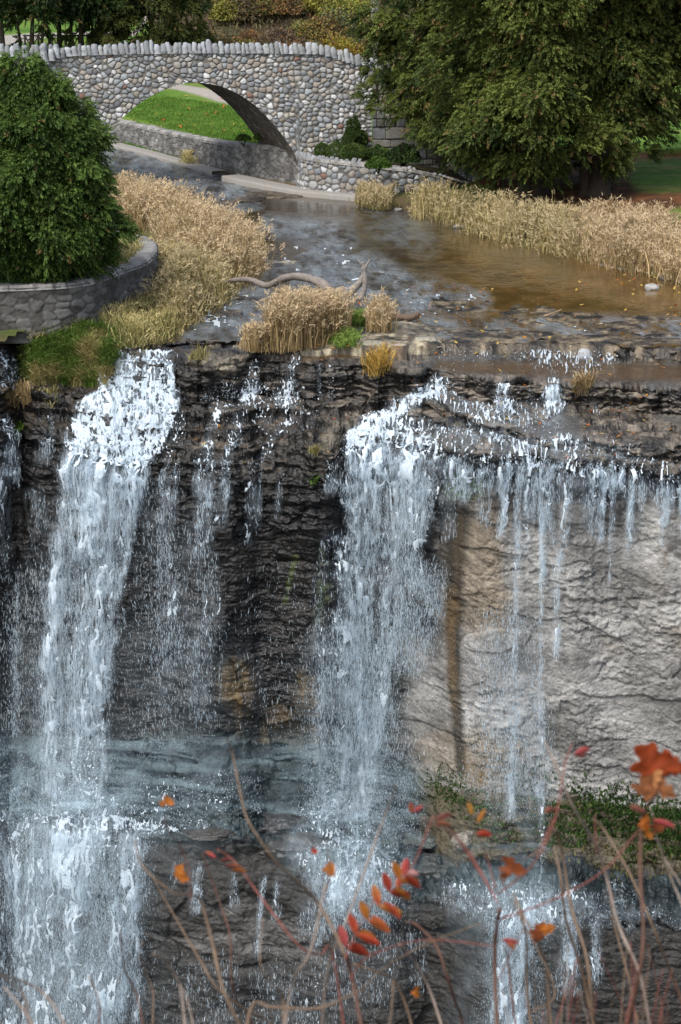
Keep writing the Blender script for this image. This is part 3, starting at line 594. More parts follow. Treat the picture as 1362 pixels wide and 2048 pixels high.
# ================================================================== RIVER above the lip
rpy = np.concatenate([np.arange(262, 420, 1.5), np.arange(420, 640, 2.0)])
rows_n = len(rpy)
rx = np.arange(-740, 2110, 4.0)
ylip = np.interp(rx, px_c, yb[:, 0])
RY = np.concatenate([np.repeat(rpy[None], len(rx), 0), 640 + (np.minimum(ylip, 700)[:, None] - 640) * np.linspace(0, 1, 28)[None] + 0], 1)
RXp = np.repeat(rx[:, None], RY.shape[1], 1)
zlip = np.interp(rx, px_c, Z0)[:, None] * ss(600, 650, RY)
PR = gz(RXp, RY, zlip * 0)
def rp(pts, soft=1.0):
    d, t = seg_dist(RXp, RY, pts); i = np.minimum(t.astype(int), len(pts) - 2); f = t - i
    w = np.array([p[2] for p in pts], float); s = np.array([p[3] if len(p) > 3 else 1 for p in pts], float)
    return (s[i] * (1 - f) + s[i + 1] * f) * (1 - ss((w[i] * (1 - f) + w[i + 1] * f) * (1 - .6 * soft), (w[i] * (1 - f) + w[i + 1] * f) * (1 + .35 * soft), d))
wx, wy = PR[..., 0], PR[..., 1]
nr1 = fbm(wx * .35, wy * .22, s=300, o=4); nr2 = fbm(wx * 1.2, wy * .5, s=301, o=4)
rough_w = np.maximum.reduce([rp([(200, 300, 30), (300, 330, 34), (420, 365, 30), (480, 390, 22)]), rp([(430, 425, 14, .9), (520, 410, 10, .5)]), rp([(540, 450, 24, .8), (680, 475, 36), (640, 530, 52), (740, 560, 56, 1), (830, 600, 44, 1)]),
    rp([(560, 560, 36), (480, 610, 50), (430, 660, 60), (420, 690, 60)]), rp([(860, 590, 40, .9), (960, 600, 26, .7)]), rp([(800, 660, 40, .7), (1000, 660, 34, .7), (1200, 660, 34, .8), (1362, 660, 30, .8), (1600, 660, 30, .8)]), rp([(740, 440, 30, .45), (850, 480, 40, .4)])])
amp = np.clip(rough_w * (.6 + .9 * nr2) , 0, 1)
amp = np.maximum(amp, .10 * ss(.45, .65, nr1))
zr = amp * (.16 * (fbm(wx * 2.2, wy * 1.3, s=302, o=4, g=.6) - .5)) * (1 - .6 * ss(640, 690, RY))
PR[..., 2] += zr - .012
brown = mixc(np.array([.030, .020, .010]) + 0 * PR, np.array([.085, .050, .016]) + 0 * PR, ss(780, 1010, RXp + (RY - 480) * .8) * ss(400, 520, RY))
calm = mixc(brown, np.array([.055, .045, .032]) + 0 * PR, ss(520, 380, RY) * ss(500, 600, RXp) * .6)
rc = mixc(calm, np.array([.175, .20, .215]) + 0 * PR, np.clip(amp * 1.0, 0, .9) * ss(.30, .62, .5 * fbm(wx * 1.4, wy * .35, s=305, o=4) + .5 * fbm(wx * 5, wy * 1.6, s=306, o=3)))  # riffles tinted blue-grey: froth plus sky reflection put into the colour
bed = rp([(940, 520, 60, .8), (1080, 560, 50, .9), (1220, 590, 60, .8), (1330, 600, 50, .8)]) * ss(.4, .65, nr2)
rc = mixc(rc, np.array([.12, .07, .022]) + 0 * PR, bed * .7)
o = struct(mesh('river', PR.reshape(-1, 3), [grid_quads(len(rx), RY.shape[1])], M_river, np.dstack([rc, np.clip(amp * .95 + .05, .03, 1)]).reshape(-1, 4)))
# small white crests on the riffles
fl = np.maximum.reduce([rp([(405, 632, 14, 1), (440, 640, 18, 1), (450, 655, 16, .7)]), rp([(430, 625, 12, .6), (500, 605, 10, .4)]), rp([(455, 590, 10, .5), (520, 592, 8, .4)]), rp([(560, 530, 26, .3), (640, 490, 40, .33), (720, 540, 50, .33), (800, 590, 40, .33)]), rp([(860, 605, 34, .35), (960, 612, 26, .3)]), rp([(300, 340, 40, .22), (470, 410, 20, .35)]), rp([(700, 420, 60, .12)] * 2),
                        rp([(380, 680, 40, .22), (260, 700, 40, .3)]), rp([(1000, 640, 50, .18), (1250, 660, 60, .15)])])
ftex = .5 * fbm(RXp / 9, RY / 3.4, s=310, o=4, g=.6) + .5 * fbm(RXp / 3.5, RY / 1.8, s=311, o=2); ftex = (ftex - ftex.mean()) / ftex.std()
kv = ((ftex > 2.0 - 2.2 * fl) & (fl > .08)).ravel(); q = grid_quads(len(rx), RY.shape[1]); q = q[kv[q].sum(1) >= 3]
V_, f_, k_ = compact((PR + np.array([0, 0, .025])).reshape(-1, 3), [q], None)
struct(mesh('river_foam', V_, f_, M_foam, np.array([.72, .78, .82, .4])), 'stuff')

# ================================================================== GROUND: one sheet, lawns, banks, hill, to the horizon
river_px = [(228, 705), (300, 690), (372, 652), (415, 617), (462, 588), (508, 552), (522, 520), (470, 470), (400, 440), (320, 418), (260, 400), (200, 380), (60, 350), (-200, 330), (-900, 322), (-900, 262),
            (-300, 268), (100, 274), (222, 284), (275, 296), (380, 326), (440, 341), (520, 357), (610, 376), (700, 389), (790, 407), (830, 428), (880, 440), (950, 461), (1050, 488), (1130, 503), (1230, 533), (1362, 566), (1700, 650), (2300, 690), (2300, 800), (600, 800), (200, 790)]
riv = [tuple(gz(x, y, 0)[:2]) for x, y in river_px]
walltop_px = [(600, 306), (560, 298), (525, 290), (440, 277), (350, 263), (290, 254), (235, 247), (120, 236), (-200, 222), (-900, 214)]
wallbase_px = [(600, 372), (560, 364), (520, 356), (440, 340), (380, 325), (275, 295), (222, 283), (100, 273), (-300, 267), (-900, 261)]
WB = np.array([gz(x, y, 0.0)[:2] for x, y in wallbase_px])      # foot of the river wall in plan
lw_px = [(-330, 585), (-100, 580), (0, 577), (80, 574), (150, 569), (200, 558), (245, 541), (285, 527), (304, 512), (312, 498), (308, 486), (290, 475), (262, 466), (230, 462), (180, 452), (60, 430), (-330, 410)]
LW = np.array([gz(x, y, 1.2)[:2] for x, y in lw_px])            # edge of the raised left lawn in plan
gx = np.concatenate([-18 - 380 * np.linspace(1, 0, 24, endpoint=False) ** 2, np.arange(-18, 19, .16), 19 + 380 * np.linspace(0, 1, 25)[1:] ** 2])
gy = np.concatenate([np.arange(47, 100, .16), np.arange(100, 150, .5), 150 + 650 * np.linspace(0, 1, 30) ** 2])
GX, GY = np.meshgrid(gx, gy, indexing='ij')
sd = -sdist(GX, GY, riv)                                        # > 0 on land
wallpoly = [tuple(p) for p in WB] + [(-300, 300), (300, 300), (300, 90), (8.5, 84.6), (4.3, 83.6), (1.2, 83.2)]
sdw = sdist(GX, GY, wallpoly)                                   # > 0 behind the river wall
sdl = sdist(GX, GY, [tuple(p) for p in LW])
bankx = ss(2.5, 5, GX)
far_z = .95 + .35 * ss(88, 130, GY) + .3 * ss(120, 160, GY)
hill = np.maximum(0, (GY - 119 - 2.5 * fbm(GX * .1, GY * .1, s=320))) * .42 * ss(-9.5, -5.5, GX + (GY - 119) * .10)
hill = np.minimum(hill, 14) + np.maximum(0, (GY - 165)) * .05
back = np.maximum(far_z + hill, .9)
low = .06 + .16 * ss(0, 1.2, sd) + .22 * (fbm(GX * .7, GY * .7, s=321) - .5) * ss(0, 1, sd)
right_b = low + .55 * ss(1.5, 7, sd) * bankx
land = np.where(GX > 0, right_b, low)
GZ = np.where(sd > 0, land, -.45 * ss(0, .5, -sd) - .05)
tb = ss(.28, .42, sdw); GZ = GZ * (1 - tb) + back * tb
GZ = np.where((GX > 1.2) & (sdw > 0), np.minimum(GZ, .95), GZ) if False else GZ
tl = ss(.22, .36, sdl); GZ = GZ * (1 - tl) + (1.16 + .10 * ss(.5, 4, sdl)) * tl
GZ = GZ + .03 * (fbm(GX * 2, GY * 2, s=322, o=3) - .5)
gp, gq = proj(np.stack([GX, GY, GZ], -1))
g1 = fbm(GX * .5, GY * .35, s=323, o=4); g2 = fbm(GX * 3, GY * 3, s=324, o=3)
one = np.zeros(GX.shape + (3,))
lawn = mixc(np.array([.060, .135, .016]) + one, np.array([.115, .20, .030]) + one, ss(.3, .7, g1 * .6 + g2 * .4))
lawn = mixc(lawn, np.array([.22, .19, .07]) + one, ss(.60, .72, fbm(GX * .5, GY * .8, s=325, o=4)) * .55)
reedsoil = mixc(np.array([.10, .075, .04]) + one, np.array([.07, .09, .025]) + one, ss(.4, .6, g1))
leafsoil = mixc(np.array([.055, .028, .014]) + one, np.array([.13, .055, .022]) + one, ss(.35, .65, g2))
gc = reedsoil
gc = mixc(gc, lawn, np.maximum(tb, tl))
# right bank: leaf-strewn soil under the cedars, then lawn
rl = ss(4.5, 6.5, sd + 1.6 * (g1 - .5)) * bankx * (1 - tb)
gc = mixc(gc, leafsoil, ss(2.0, 3.5, sd) * bankx * (1 - tb))
dl, _ = seg_dist(gp, gq, [(1290, 352), (1362, 350), (1500, 356)])
gc = mixc(gc, lawn * 1.15, ss(40, 22, dl) * bankx); dl, _ = seg_dist(gp, gq, [(1350, 432), (1400, 436)]); gc = mixc(gc, lawn * .9, ss(22, 10, dl) * bankx)
hillc = mixc(np.array([.075, .055, .035]) + one, np.array([.075, .070, .035]) + one, ss(.4, .6, g1))
gc = mixc(gc, hillc, ss(.3, 1.2, hill))
# paths: behind the arch and at the far left
pth = [tuple(gz(x, y, 1.1)[:2]) for x, y in ((320, 170), (380, 178), (420, 186), (470, 200), (560, 216))]
dp, _ = seg_dist(GX, GY, pth); gc = mixc(gc, np.array([.34, .31, .27]) + one, ss(.75, .6, dp) * tb)
pth2 = [tuple(gz(x, y, 1.5)[:2]) for x, y in ((-160, 84), (-20, 82), (30, 72), (90, 68), (210, 66), (330, 66))]
dp, _ = seg_dist(GX, GY, pth2); gc = mixc(gc, np.array([.34, .31, .28]) + one, ss(1.9, 1.3, dp))
q = grid_quads(len(gx), len(gy)); yl = np.interp(gp, px_c, yb[:, 0]); drop = (gq > yl + 2).ravel()
q = q[drop[q].sum(1) < 3]
V_, f_, k_ = compact(np.stack([GX, GY, GZ], -1).reshape(-1, 3), [q], gc.reshape(-1, 3))
struct(mesh('ground', V_, f_, M_ground, k_))
def ground_z(x, y):
    i = np.clip(np.searchsorted(gx, x), 0, len(gx) - 1); j = np.clip(np.searchsorted(gy, y), 0, len(gy) - 1); return GZ[i, j]
# near rim under the photographer, below the frame
nx = np.linspace(-6, 6, 50); ny = np.array([-3, -1, 0, 1.2, 2.4, 3.4, 4.2, 5.0, 5.6, 6.2, 7.0]); nz = np.array([-1.6, -1.6, -1.65, -1.85, -2.15, -2.45, -2.7, -3.2, -4.3, -6.0, -9.0])
NX, NY = np.meshgrid(nx, ny, indexing='ij'); NZ = ZC + nz[None] - .1 + .12 * (fbm(NX * 2, NY * 2, s=330) - .5)
struct(mesh('near_bank', np.stack([NX, NY, NZ], -1).reshape(-1, 3), [grid_quads(50, len(ny))], M_ground, np.array([.07, .05, .03])))
# gorge floor under the lower fall
zf = float(PF[..., 2].min()) - .3
struct(mesh('gorge_floor', [[-60, -5, zf], [60, -5, zf], [60, 45, zf], [-60, 45, zf]], [np.array([[0, 1, 2, 3]])], M_rock, np.array([.03, .03, .03, .4])))

# low rock shelves breaking the water
def shelf(poly_px, h, amp, seed, cola, colb, edge=.35, step=.05, rough=.3, name='rock_shelf'):
    pl = [tuple(gz(x, y, 0)[:2]) for x, y in poly_px]; a = np.array(pl); lo = a.min(0) - .2; hi = a.max(0) + .2
    sx = max(step, (hi[0] - lo[0]) / 260); sy = max(step, (hi[1] - lo[1]) / 260)
    x, y = np.meshgrid(np.arange(lo[0], hi[0], sx), np.arange(lo[1], hi[1], sy), indexing='ij')
    s = sdist(x, y, pl) + .6 * (fbm(x * 1.3, y * 1.3, s=seed, o=4) - .5)
    n = fbm(x * 1.4, y * 1.1, s=seed + 1, o=5, g=.6); k = n * 9; z = h * ss(-.02, edge, s) + amp * ((np.floor(k) + ss(.55, 1, k - np.floor(k))) / 9 - .5) + .02 * (fbm(x * 8, y * 8, s=seed + 2) - .5)
    z = np.where(s < -.05, -.25, z); sp = fbm(x * 7, y * 3.5, s=seed + 4, o=5, g=.68); c = (.3 + 1.5 * ss(.33, .67, sp))[..., None] * mixc(np.array(cola) + np.zeros(x.shape + (3,)), np.array(colb) + np.zeros(x.shape + (3,)), ss(.35, .65, fbm(x * 3, y * 3, s=seed + 3, o=4)))
    qq = grid_quads(*x.shape); lowm = (z < -.1).ravel(); qq = qq[lowm[qq].sum(1) < 4]
    V, f, kk = compact(np.stack([x, y, z], -1).reshape(-1, 3), [qq], np.dstack([c, np.full(x.shape, rough)]).reshape(-1, 4))
    return struct(mesh(name, V, f, M_rock, kk))
DK, DB = (.030, .024, .018), (.10, .08, .055)
shelf([(480, 688), (530, 676), (620, 668), (690, 655), (800, 648), (862, 652), (885, 688), (800, 697), (640, 699), (520, 699)], .10, .16, 400, (.06, .05, .035), (.22, .19, .13), rough=.6)
shelf([(425, 399), (470, 394), (535, 393), (530, 404), (470, 409), (430, 406)], .03, .14, 410, DK, DB)
shelf([(500, 385), (560, 375), (610, 378), (640, 390), (560, 396), (510, 394)], .02, .10, 411, DK, DB)
shelf([(860, 592), (950, 582), (1040, 600), (1120, 625), (1362, 640), (1600, 650), (1600, 668), (1300, 672), (1150, 655), (1020, 640), (900, 625)], -.015, .12, 420, DK, (.14, .11, .07), rough=.25)
shelf([(870, 655), (1000, 660), (1200, 668), (1362, 676), (1600, 684), (1600, 698), (1362, 698), (1200, 690), (1000, 688), (880, 690)], .0, .13, 421, DK, (.14, .11, .07), rough=.3)
shelf([(455, 590), (520, 596), (560, 604), (500, 606)], .0, .10, 430, DK, DB)
shelf([(395, 622), (440, 617), (470, 625), (430, 634)], .02, .14, 431, DK, DB)
shelf([(540, 520), (590, 523), (600, 531), (540, 530)], .02, .08, 432, DK, (.2, .17, .12))
shelf([(700, 392), (740, 392), (800, 402), (790, 415), (730, 405)], .06, .12, 433, DB, (.22, .2, .16))
shelf([(1180, 515), (1290, 535), (1362, 552), (1362, 560), (1240, 540)], .0, .14, 434, DK, (.16, .14, .11))

# ================================================================== STONE WORK
STONES = np.array([lin(150, 151, 150), lin(170, 171, 170), lin(132, 135, 138), lin(156, 152, 144), lin(186, 187, 187), lin(118, 121, 124), lin(146, 138, 128), lin(142, 148, 152)])
def field(u, v, cell, seed, amp=.05, mortar=(.11, .102, .092), gap=.16, ax=1.25, gain=.85):
    f1, f2, hid = voro(u, v, cell, seed, ax); e = f2 - f1; rr = ss(.62, .40, f1)                 # a stone is the round middle of its cell
    m = ss(gap * .5, gap * 1.3, e + .12 * (fbm(u * 14, v * 14, s=seed + 3, o=2) - .5)) * ss(.68, .54, f1); dome = np.sqrt(np.clip(1 - np.clip(f1 / .72, 0, 1) ** 2, 0, 1)) * m
    c = STONES[(hid * 997 % len(STONES)).astype(int)] * (.72 + .5 * ((hid * 131) % 1))[..., None] * gain
    red = ((hid * 517) % 1) > .988; c = np.where(red[..., None], np.array([.22, .13, .10]) * gain, c)
    c = c * (.85 + .3 * fbm(u * 9, v * 9, s=seed + 4, o=3))[..., None]
    mc = np.array(mortar) * (.7 + .6 * fbm(u * 5, v * 5, s=seed + 5, o=3))[..., None]
    return amp * dome, mixc(mc, c, m)

# ---- the bridge
YBR = 82.5
br = empty('stone_bridge', tuple(at(430, 330, YBR) * np.array([1, 1, 0])), 'grey fieldstone footbridge with one low arch and a jagged coping of upright stones', 'bridge')
BO = np.array(br.location)
arch_px = [(150, 330), (178, 300), (205, 272), (225, 254), (238, 243), (252, 229), (280, 206), (318, 184), (358, 169), (388, 165), (415, 167), (448, 175), (482, 191), (518, 218), (552, 254), (577, 288), (590, 312), (597, 340), (600, 376)]
AR = catmull(np.array([at(x, y, YBR)[[0, 2]] for x, y in arch_px]), 10)
top_px = [(62, 148), (75, 138), (95, 124), (115, 113), (150, 109), (250, 106), (380, 104), (520, 104), (640, 106), (665, 112), (700, 124), (745, 134), (800, 142), (880, 150)]
TP = np.array([at(x, y, YBR)[[0, 2]] for x, y in top_px])
uu = np.arange(float(at(62, 100, YBR)[0]), float(at(745, 100, YBR)[0]), .022)
topz = np.interp(uu, TP[:, 0], TP[:, 1]); a0, a1 = AR[0, 0], AR[-1, 0]
botz = np.where((uu > a0) & (uu < a1), np.interp(uu, AR[:, 0], AR[:, 1]), -.1)
botz = np.maximum(botz, -.1); nvr = 190
tt = np.linspace(0, 1, nvr)
U = np.repeat(uu[:, None], nvr, 1); Vv = botz[:, None] + (topz - botz)[:, None] * tt[None]
dsp_, fc = field(U + .16 * fbm(U * 1.3, Vv * 1.3, s=500, o=2), Vv + .16 * fbm(U * 1.3, Vv * 1.3, s=501, o=2), .165, 510, .05, gain=.98, ax=1.2, mortar=(.15, .14, .125))
# voussoir-like smaller stones near the arch ring keep the same field; left end flares towards the viewer
flare = -1.3 * ss(-8.9, -10.6, U)
Pb = np.stack([U, YBR - dsp_ + flare, Vv], -1)
base_pl = ss(1.05, .85, Vv) * ss(-1.9, -1.4, U)
fc = mixc(fc, np.array([.16, .145, .125]) * (.7 + .6 * fbm(U * 6, Vv * 6, s=511, o=4))[..., None], base_pl * ss(-.9, -1.2, U))
mesh('spandrel_wall', Pb.reshape(-1, 3) - BO, [grid_quads(len(uu), nvr)], M_stone, fc.reshape(-1, 3), br)
EXT = np.array([-1.25, 3.0])
wv = np.linspace(0, 1, 90); S_ = np.concatenate([[0], np.cumsum(np.linalg.norm(np.diff(AR, axis=0), axis=1))])
AR2 = np.stack([np.interp(np.linspace(0, S_[-1], 320), S_, AR[:, k]) for k in (0, 1)], -1); s2 = np.linspace(0, S_[-1], 320)
Us, Vs = np.meshgrid(s2, wv * 3.25, indexing='ij'); dd, sc0 = field(Us, Vs, .16, 520, .03, gain=.34, mortar=(.06, .05, .042), ax=1.2)  # stones darkened: shade under the arch put into the colour
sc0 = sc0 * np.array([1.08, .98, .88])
Pn = np.stack([AR2[:, None, 0] + EXT[0] * wv[None] + 0 * Us, YBR + EXT[1] * wv[None] + 0 * Us, AR2[:, None, 1] - dd * .5 + .004], -1)
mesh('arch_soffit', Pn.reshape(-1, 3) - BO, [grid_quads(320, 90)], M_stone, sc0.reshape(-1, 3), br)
# back face, roadway
ub = uu[::6]; tzb, bzb = topz[::6], botz[::6]
Pbk = np.stack([np.stack([ub + EXT[0], np.full(len(ub), YBR + EXT[1]), bzb], -1), np.stack([ub + EXT[0], np.full(len(ub), YBR + EXT[1]), tzb], -1)], 1)
mesh('rear_wall', Pbk.reshape(-1, 3) - BO, [grid_quads(len(ub), 2)], M_stone, np.array([.2, .19, .18]), br)
dk = np.stack([np.stack([ub, np.full(len(ub), YBR + .05), tzb - .35], -1), np.stack([ub + EXT[0], np.full(len(ub), YBR + EXT[1] - .02), tzb - .35], -1)], 1)
mesh('deck', dk.reshape(-1, 3) - BO, [grid_quads(len(ub), 2)], M_stone, np.array([.2, .19, .17]), br)
# coping: rows of upright slabs
def slab(x, y, z, w, dep, h, lean, seed, yaw=0):
    r = np.random.default_rng(seed); n = 7; zz = np.linspace(0, 1, n); V = []
    for i, t in enumerate(zz):
        ww = w * (1.12 - .08 * t - .62 * t ** 6 * r.uniform(.5, 1.1)) * r.uniform(.92, 1.08); d2 = dep * (1 - .25 * t ** 3) * r.uniform(.94, 1.06); off = lean * t * h + r.normal(0, .008)
        a = np.linspace(0, 2 * math.pi, 10, endpoint=False) + .31
        sx = np.sign(np.cos(a)) * np.abs(np.cos(a)) ** .55; sy = np.sign(np.sin(a)) * np.abs(np.sin(a)) ** .55
        V.append(np.stack([off + sx * ww / 2 + r.normal(0, .006, 10), sy * d2 / 2 + r.normal(0, .008, 10), np.full(10, t * h) + (r.normal(0, .012, 10) if i == n - 1 else 0)], -1))
    V = np.array(V).reshape(-1, 3); V = np.vstack([V, [[lean * h, 0, h * 1.02]]])
    i = np.arange(n - 1)[:, None] * 10; j = np.arange(10)[None]; j2 = (j + 1) % 10
    q = np.stack([i + j, i + j2, i + 10 + j2, i + 10 + j], -1).reshape(-1, 4); k = (n - 1) * 10; jj = np.arange(10)
    t = np.stack([k + jj, k + (jj + 1) % 10, np.full(10, n * 10)], -1)
    c, s = math.cos(yaw), math.sin(yaw); V = np.stack([V[:, 0] * c - V[:, 1] * s + x, V[:, 0] * s + V[:, 1] * c + y, V[:, 2] + z], -1)
    cc = np.array([.29, .305, .315]) * r.uniform(.65, 1.25) * np.array([1, 1, r.uniform(.95, 1.05)])
    return V, [q, t], cc
x = float(at(70, 100, YBR)[0]); k = 0; XE = float(at(880, 100, YBR)[0])
while x < XE:
    w = rng.uniform(.12, .24); h = rng.choice([.30, .33, .36, .43], p=[.3, .35, .25, .1]) * rng.uniform(.92, 1.06)
    z = float(np.interp(x + w / 2, TP[:, 0], TP[:, 1])); fy = -1.3 * float(ss(-8.9, -10.6, np.array(x)))
    slope = float(np.interp(x + .2, TP[:, 0], TP[:, 1])) - z
    V, fcs, cc = slab(x + w / 2, YBR + .10 + fy, z - .04, w * .98, .42, h, -.16 + rng.normal(0, .08) + slope * .4, 600 + k)
    mesh('coping_stone', V - BO, fcs, M_stone, cc, br); x += w * .98; k += 1
x = float(at(-60, 100, YBR + 3)[0]); XE = float(at(118, 100, YBR + 3)[0])
while x < XE:
    w = rng.uniform(.16, .24); V, fcs, cc = slab(x, YBR + 2.9, float(at(90, 113, YBR + 2.9)[2]) + .02 * math.sin(x * 3), w, .4, rng.uniform(.36, .44), rng.normal(-.1, .07), 900 + k)
    mesh('coping_stone', V - BO, fcs, M_stone, cc, br); x += w * 1.05; k += 1
# ---- squared blocks of the right abutment (a wing wall behind the cedars)
ua = np.arange(uu[-1] + .02, float(at(985, 100, YBR)[0]), .02); ta = np.interp(ua, TP[:, 0], TP[:, 1]); na = 170
Ua = np.repeat(ua[:, None], na, 1); Va = .4 + (ta[:, None] - .4) * np.linspace(0, 1, na)[None]
def ashlar(u, v, seed):
    rows = np.cumsum(np.random.default_rng(seed).choice([.2, .27, .33, .4], 40)); r = np.searchsorted(rows, v + 1); rb = np.concatenate([[0], rows])[r]; rh = rows[np.minimum(r, 39)] - rb
    w = .35 + .4 * h1(r.astype(float), seed); b = u / w + 5 * h1(r.astype(float), seed + 1) + .25 * np.sin(u * 7 + r); bi = np.floor(b); bf = (b - bi) * w; fv = v + 1 - rb
    e = np.minimum(np.minimum(bf, w - bf), np.minimum(fv, rh - fv)) + .02 * (fbm(u * 7, v * 7, s=seed) - .5); hid = h2(bi, r.astype(float), seed + 2)
    m = ss(.006, .022, e); return m * (.02 + .05 * hid + .02 * fbm(u * 5, v * 5, s=seed + 4)), hid, m
da, ha, ma = ashlar(Ua, Va, 77)
ca = np.array([lin(140, 138, 130), lin(120, 122, 123), lin(150, 146, 134), lin(135, 138, 139), lin(105, 103, 98)])[(ha * 77 % 5).astype(int)] * (.55 + .5 * fbm(Ua * 6, Va * 6, s=78, o=4))[..., None]
ca = mixc(np.array([.06, .055, .05]) + 0 * ca, ca, ma)
mesh('abutment', np.stack([Ua, YBR - da + .05 + .15 * (Ua - ua[0]), Va], -1).reshape(-1, 3) - BO, [grid_quads(len(ua), na)], M_stone, ca.reshape(-1, 3), br)

# ---- walls along a plan line
def wall_line(name, base_xy, z0, z1, thick, style, label, cat, seed, cell=.2, capz=.05, gain=.7, step=.03):
    B = catmull(base_xy, 8); S = np.concatenate([[0], np.cumsum(np.linalg.norm(np.diff(B, axis=0), axis=1))]); n = int(S[-1] / step)
    s = np.linspace(0, S[-1], n); bx = np.interp(s, S, B[:, 0]); by = np.interp(s, S, B[:, 1]); T = np.stack([np.gradient(bx), np.gradient(by)], -1); T /= np.linalg.norm(T, axis=1)[:, None]
    N = np.stack([T[:, 1], -T[:, 0]], -1)
    z0 = np.interp(s / S[-1], np.linspace(0, 1, len(np.atleast_1d(z0))), np.atleast_1d(z0)); z1 = np.interp(s / S[-1], np.linspace(0, 1, len(np.atleast_1d(z1))), np.atleast_1d(z1))
    m = int((z1 - z0).max() / step) + 2; t = np.linspace(0, 1, m); Us = np.repeat(s[:, None], m, 1); Vs = z0[:, None] + (z1 - z0)[:, None] * t[None]
    if style == 'field': d, c = field(Us, Vs, cell, seed, .05, gain=gain)
    else:
        f1, f2, h = voro(Us, Vs, .17, seed, 1.9, .9); mm = ss(.02, .16, f2 - f1 + .1 * (fbm(Us * 12, Vs * 12, s=seed + 8, o=2) - .5)); d = .035 * mm * (.4 + h); c = (np.array([.115, .11, .10]) + .10 * h[..., None]) * (.45 + 1.1 * fbm(Us * 4, Vs * 6, s=seed + 1, o=5)[..., None]) * gain; c = mixc(np.array([.05, .046, .042]) + 0 * c, c, .4 + .6 * mm)
        c = c * (.6 + .8 * fbm(Us * 2.5, Vs * .5, s=seed + 2, o=3))[..., None]
        d = d * .8 + .04 * fbm(Us * 5, Vs * 5, s=seed + 6)
    P = np.stack([bx[:, None] + N[:, 0, None] * d, by[:, None] + N[:, 1, None] * d, Vs], -1)
    root = empty(name, (float(bx[0]), float(by[0]), float(z0[0])), label, cat); O = np.array(root.location)
    mesh('wall_face', P.reshape(-1, 3) - O, [grid_quads(n, m)], M_stone, c.reshape(-1, 3), root)
    # cap: flat ragged stones
    cw = np.linspace(-.06, thick, 8); Uc, Wc = np.meshgrid(s, cw, indexing='ij'); f1, f2, hd = voro(Uc, Wc + seed, .3, seed + 9, 1.3)
    e = ss(.03, .12, f2 - f1); zc = z1[:, None] + capz * (.3 + .7 * e) * (.6 + .8 * hd); zc[:, 0] = z1 - .06
    kc = (np.array([.24, .23, .215]) * (.6 + .7 * hd)[..., None]) * (.5 + .5 * e)[..., None] * (.7 + .6 * fbm(Uc * 6, Wc * 6, s=seed + 3)[..., None])
    Pc = np.stack([bx[:, None] - N[:, 0, None] * Wc, by[:, None] - N[:, 1, None] * Wc, zc], -1)
    mesh('wall_cap', Pc.reshape(-1, 3) - O, [grid_quads(n, 8)], M_stone, kc.reshape(-1, 3), root)
    return root
WBx = WB[::-1]
wall_line('river_wall', WBx[3:], -.1, [.80, .84, .95, 1.18], .5, 'ashlar', 'long stained grey stone wall edging the river below the green lawn', 'wall', 700, gain=1.0)
wall_line('garden_wall', LW[:-1], [0., -.05, .05, .1], 1.2, .42, 'ashlar', 'curved dark stone wall holding up the lawn under the left cedar', 'wall', 720, gain=.6)
pw_px = [(596, 372), (612, 378), (650, 382), (700, 386), (750, 388), (800, 389), (850, 386), (900, 382), (955, 376)]
PW_ = np.array([gz(x, y, .15)[:2] for x, y in pw_px])
wall_line('planter_wall', PW_, .1, [1.17, 1.15, 1.12, 1.08, 1.02, .92, .70, .45, .22], .35, 'field', 'low cobblestone planter wall sloping away below the round clipped shrubs', 'wall', 740, cell=.2, gain=.85)
# row of upright stones on the planter wall is part of it
pr_ = bpy.data.objects['planter_wall']; O = np.array(pr_.location); Sx = catmull(PW_, 8); zz = np.interp(np.linspace(0, 1, len(Sx)), np.linspace(0, 1, 9), [1.17, 1.15, 1.12, 1.08, 1.02, .92, .70, .45, .22])
L_ = np.concatenate([[0], np.cumsum(np.linalg.norm(np.diff(Sx, axis=0), axis=1))]); s = .1; k = 0
while s < L_[-1] * .82:
    w = rng.uniform(.13, .2); V, fcs, cc = slab(np.interp(s, L_, Sx[:, 0]), np.interp(s, L_, Sx[:, 1]) + .12, np.interp(s, L_, zz) - .14, w, .26, .28 * rng.uniform(.85, 1.15), rng.normal(0, .1), 1200 + k)
    mesh('coping_stone', V - O, fcs, M_stone, cc * .8, pr_); s += w * 1.03; k += 1
# concrete ledges at the foot of the walls
def ledge(pts_px, w, h, z=0.0, seed=1, col=(.26, .245, .22)):
    B = catmull(np.array([gz(x, y, h)[:2] for x, y in pts_px]), 6); T = np.gradient(B, axis=0); T /= np.linalg.norm(T, axis=1)[:, None]; N = np.stack([T[:, 1], -T[:, 0]], -1)
    n = len(B); ww = w * (.8 + .5 * fbm(np.arange(n) * .35, np.zeros(n), s=seed)); rowsP = []
    for dist, zz in ((-.5, h), (.0, h), (.6, h - .005), (.97, h - .01), (1.0, h - .05), (1.02, -.2)):
        p = B + N * (ww * max(dist, -.3))[:, None]; rowsP.append(np.column_stack([p, np.full(n, zz)]))
    P = np.stack(rowsP, 1)
    return struct(mesh('concrete_ledge', P.reshape(-1, 3), [grid_quads(n, 6)], M_stone, np.array(col)))
ledge([(235, 286), (300, 302), (380, 324), (445, 341)], .35, .10, seed=3)
ledge([(470, 349), (540, 364), (610, 377), (680, 384), (735, 388)], .55, .16, seed=4)
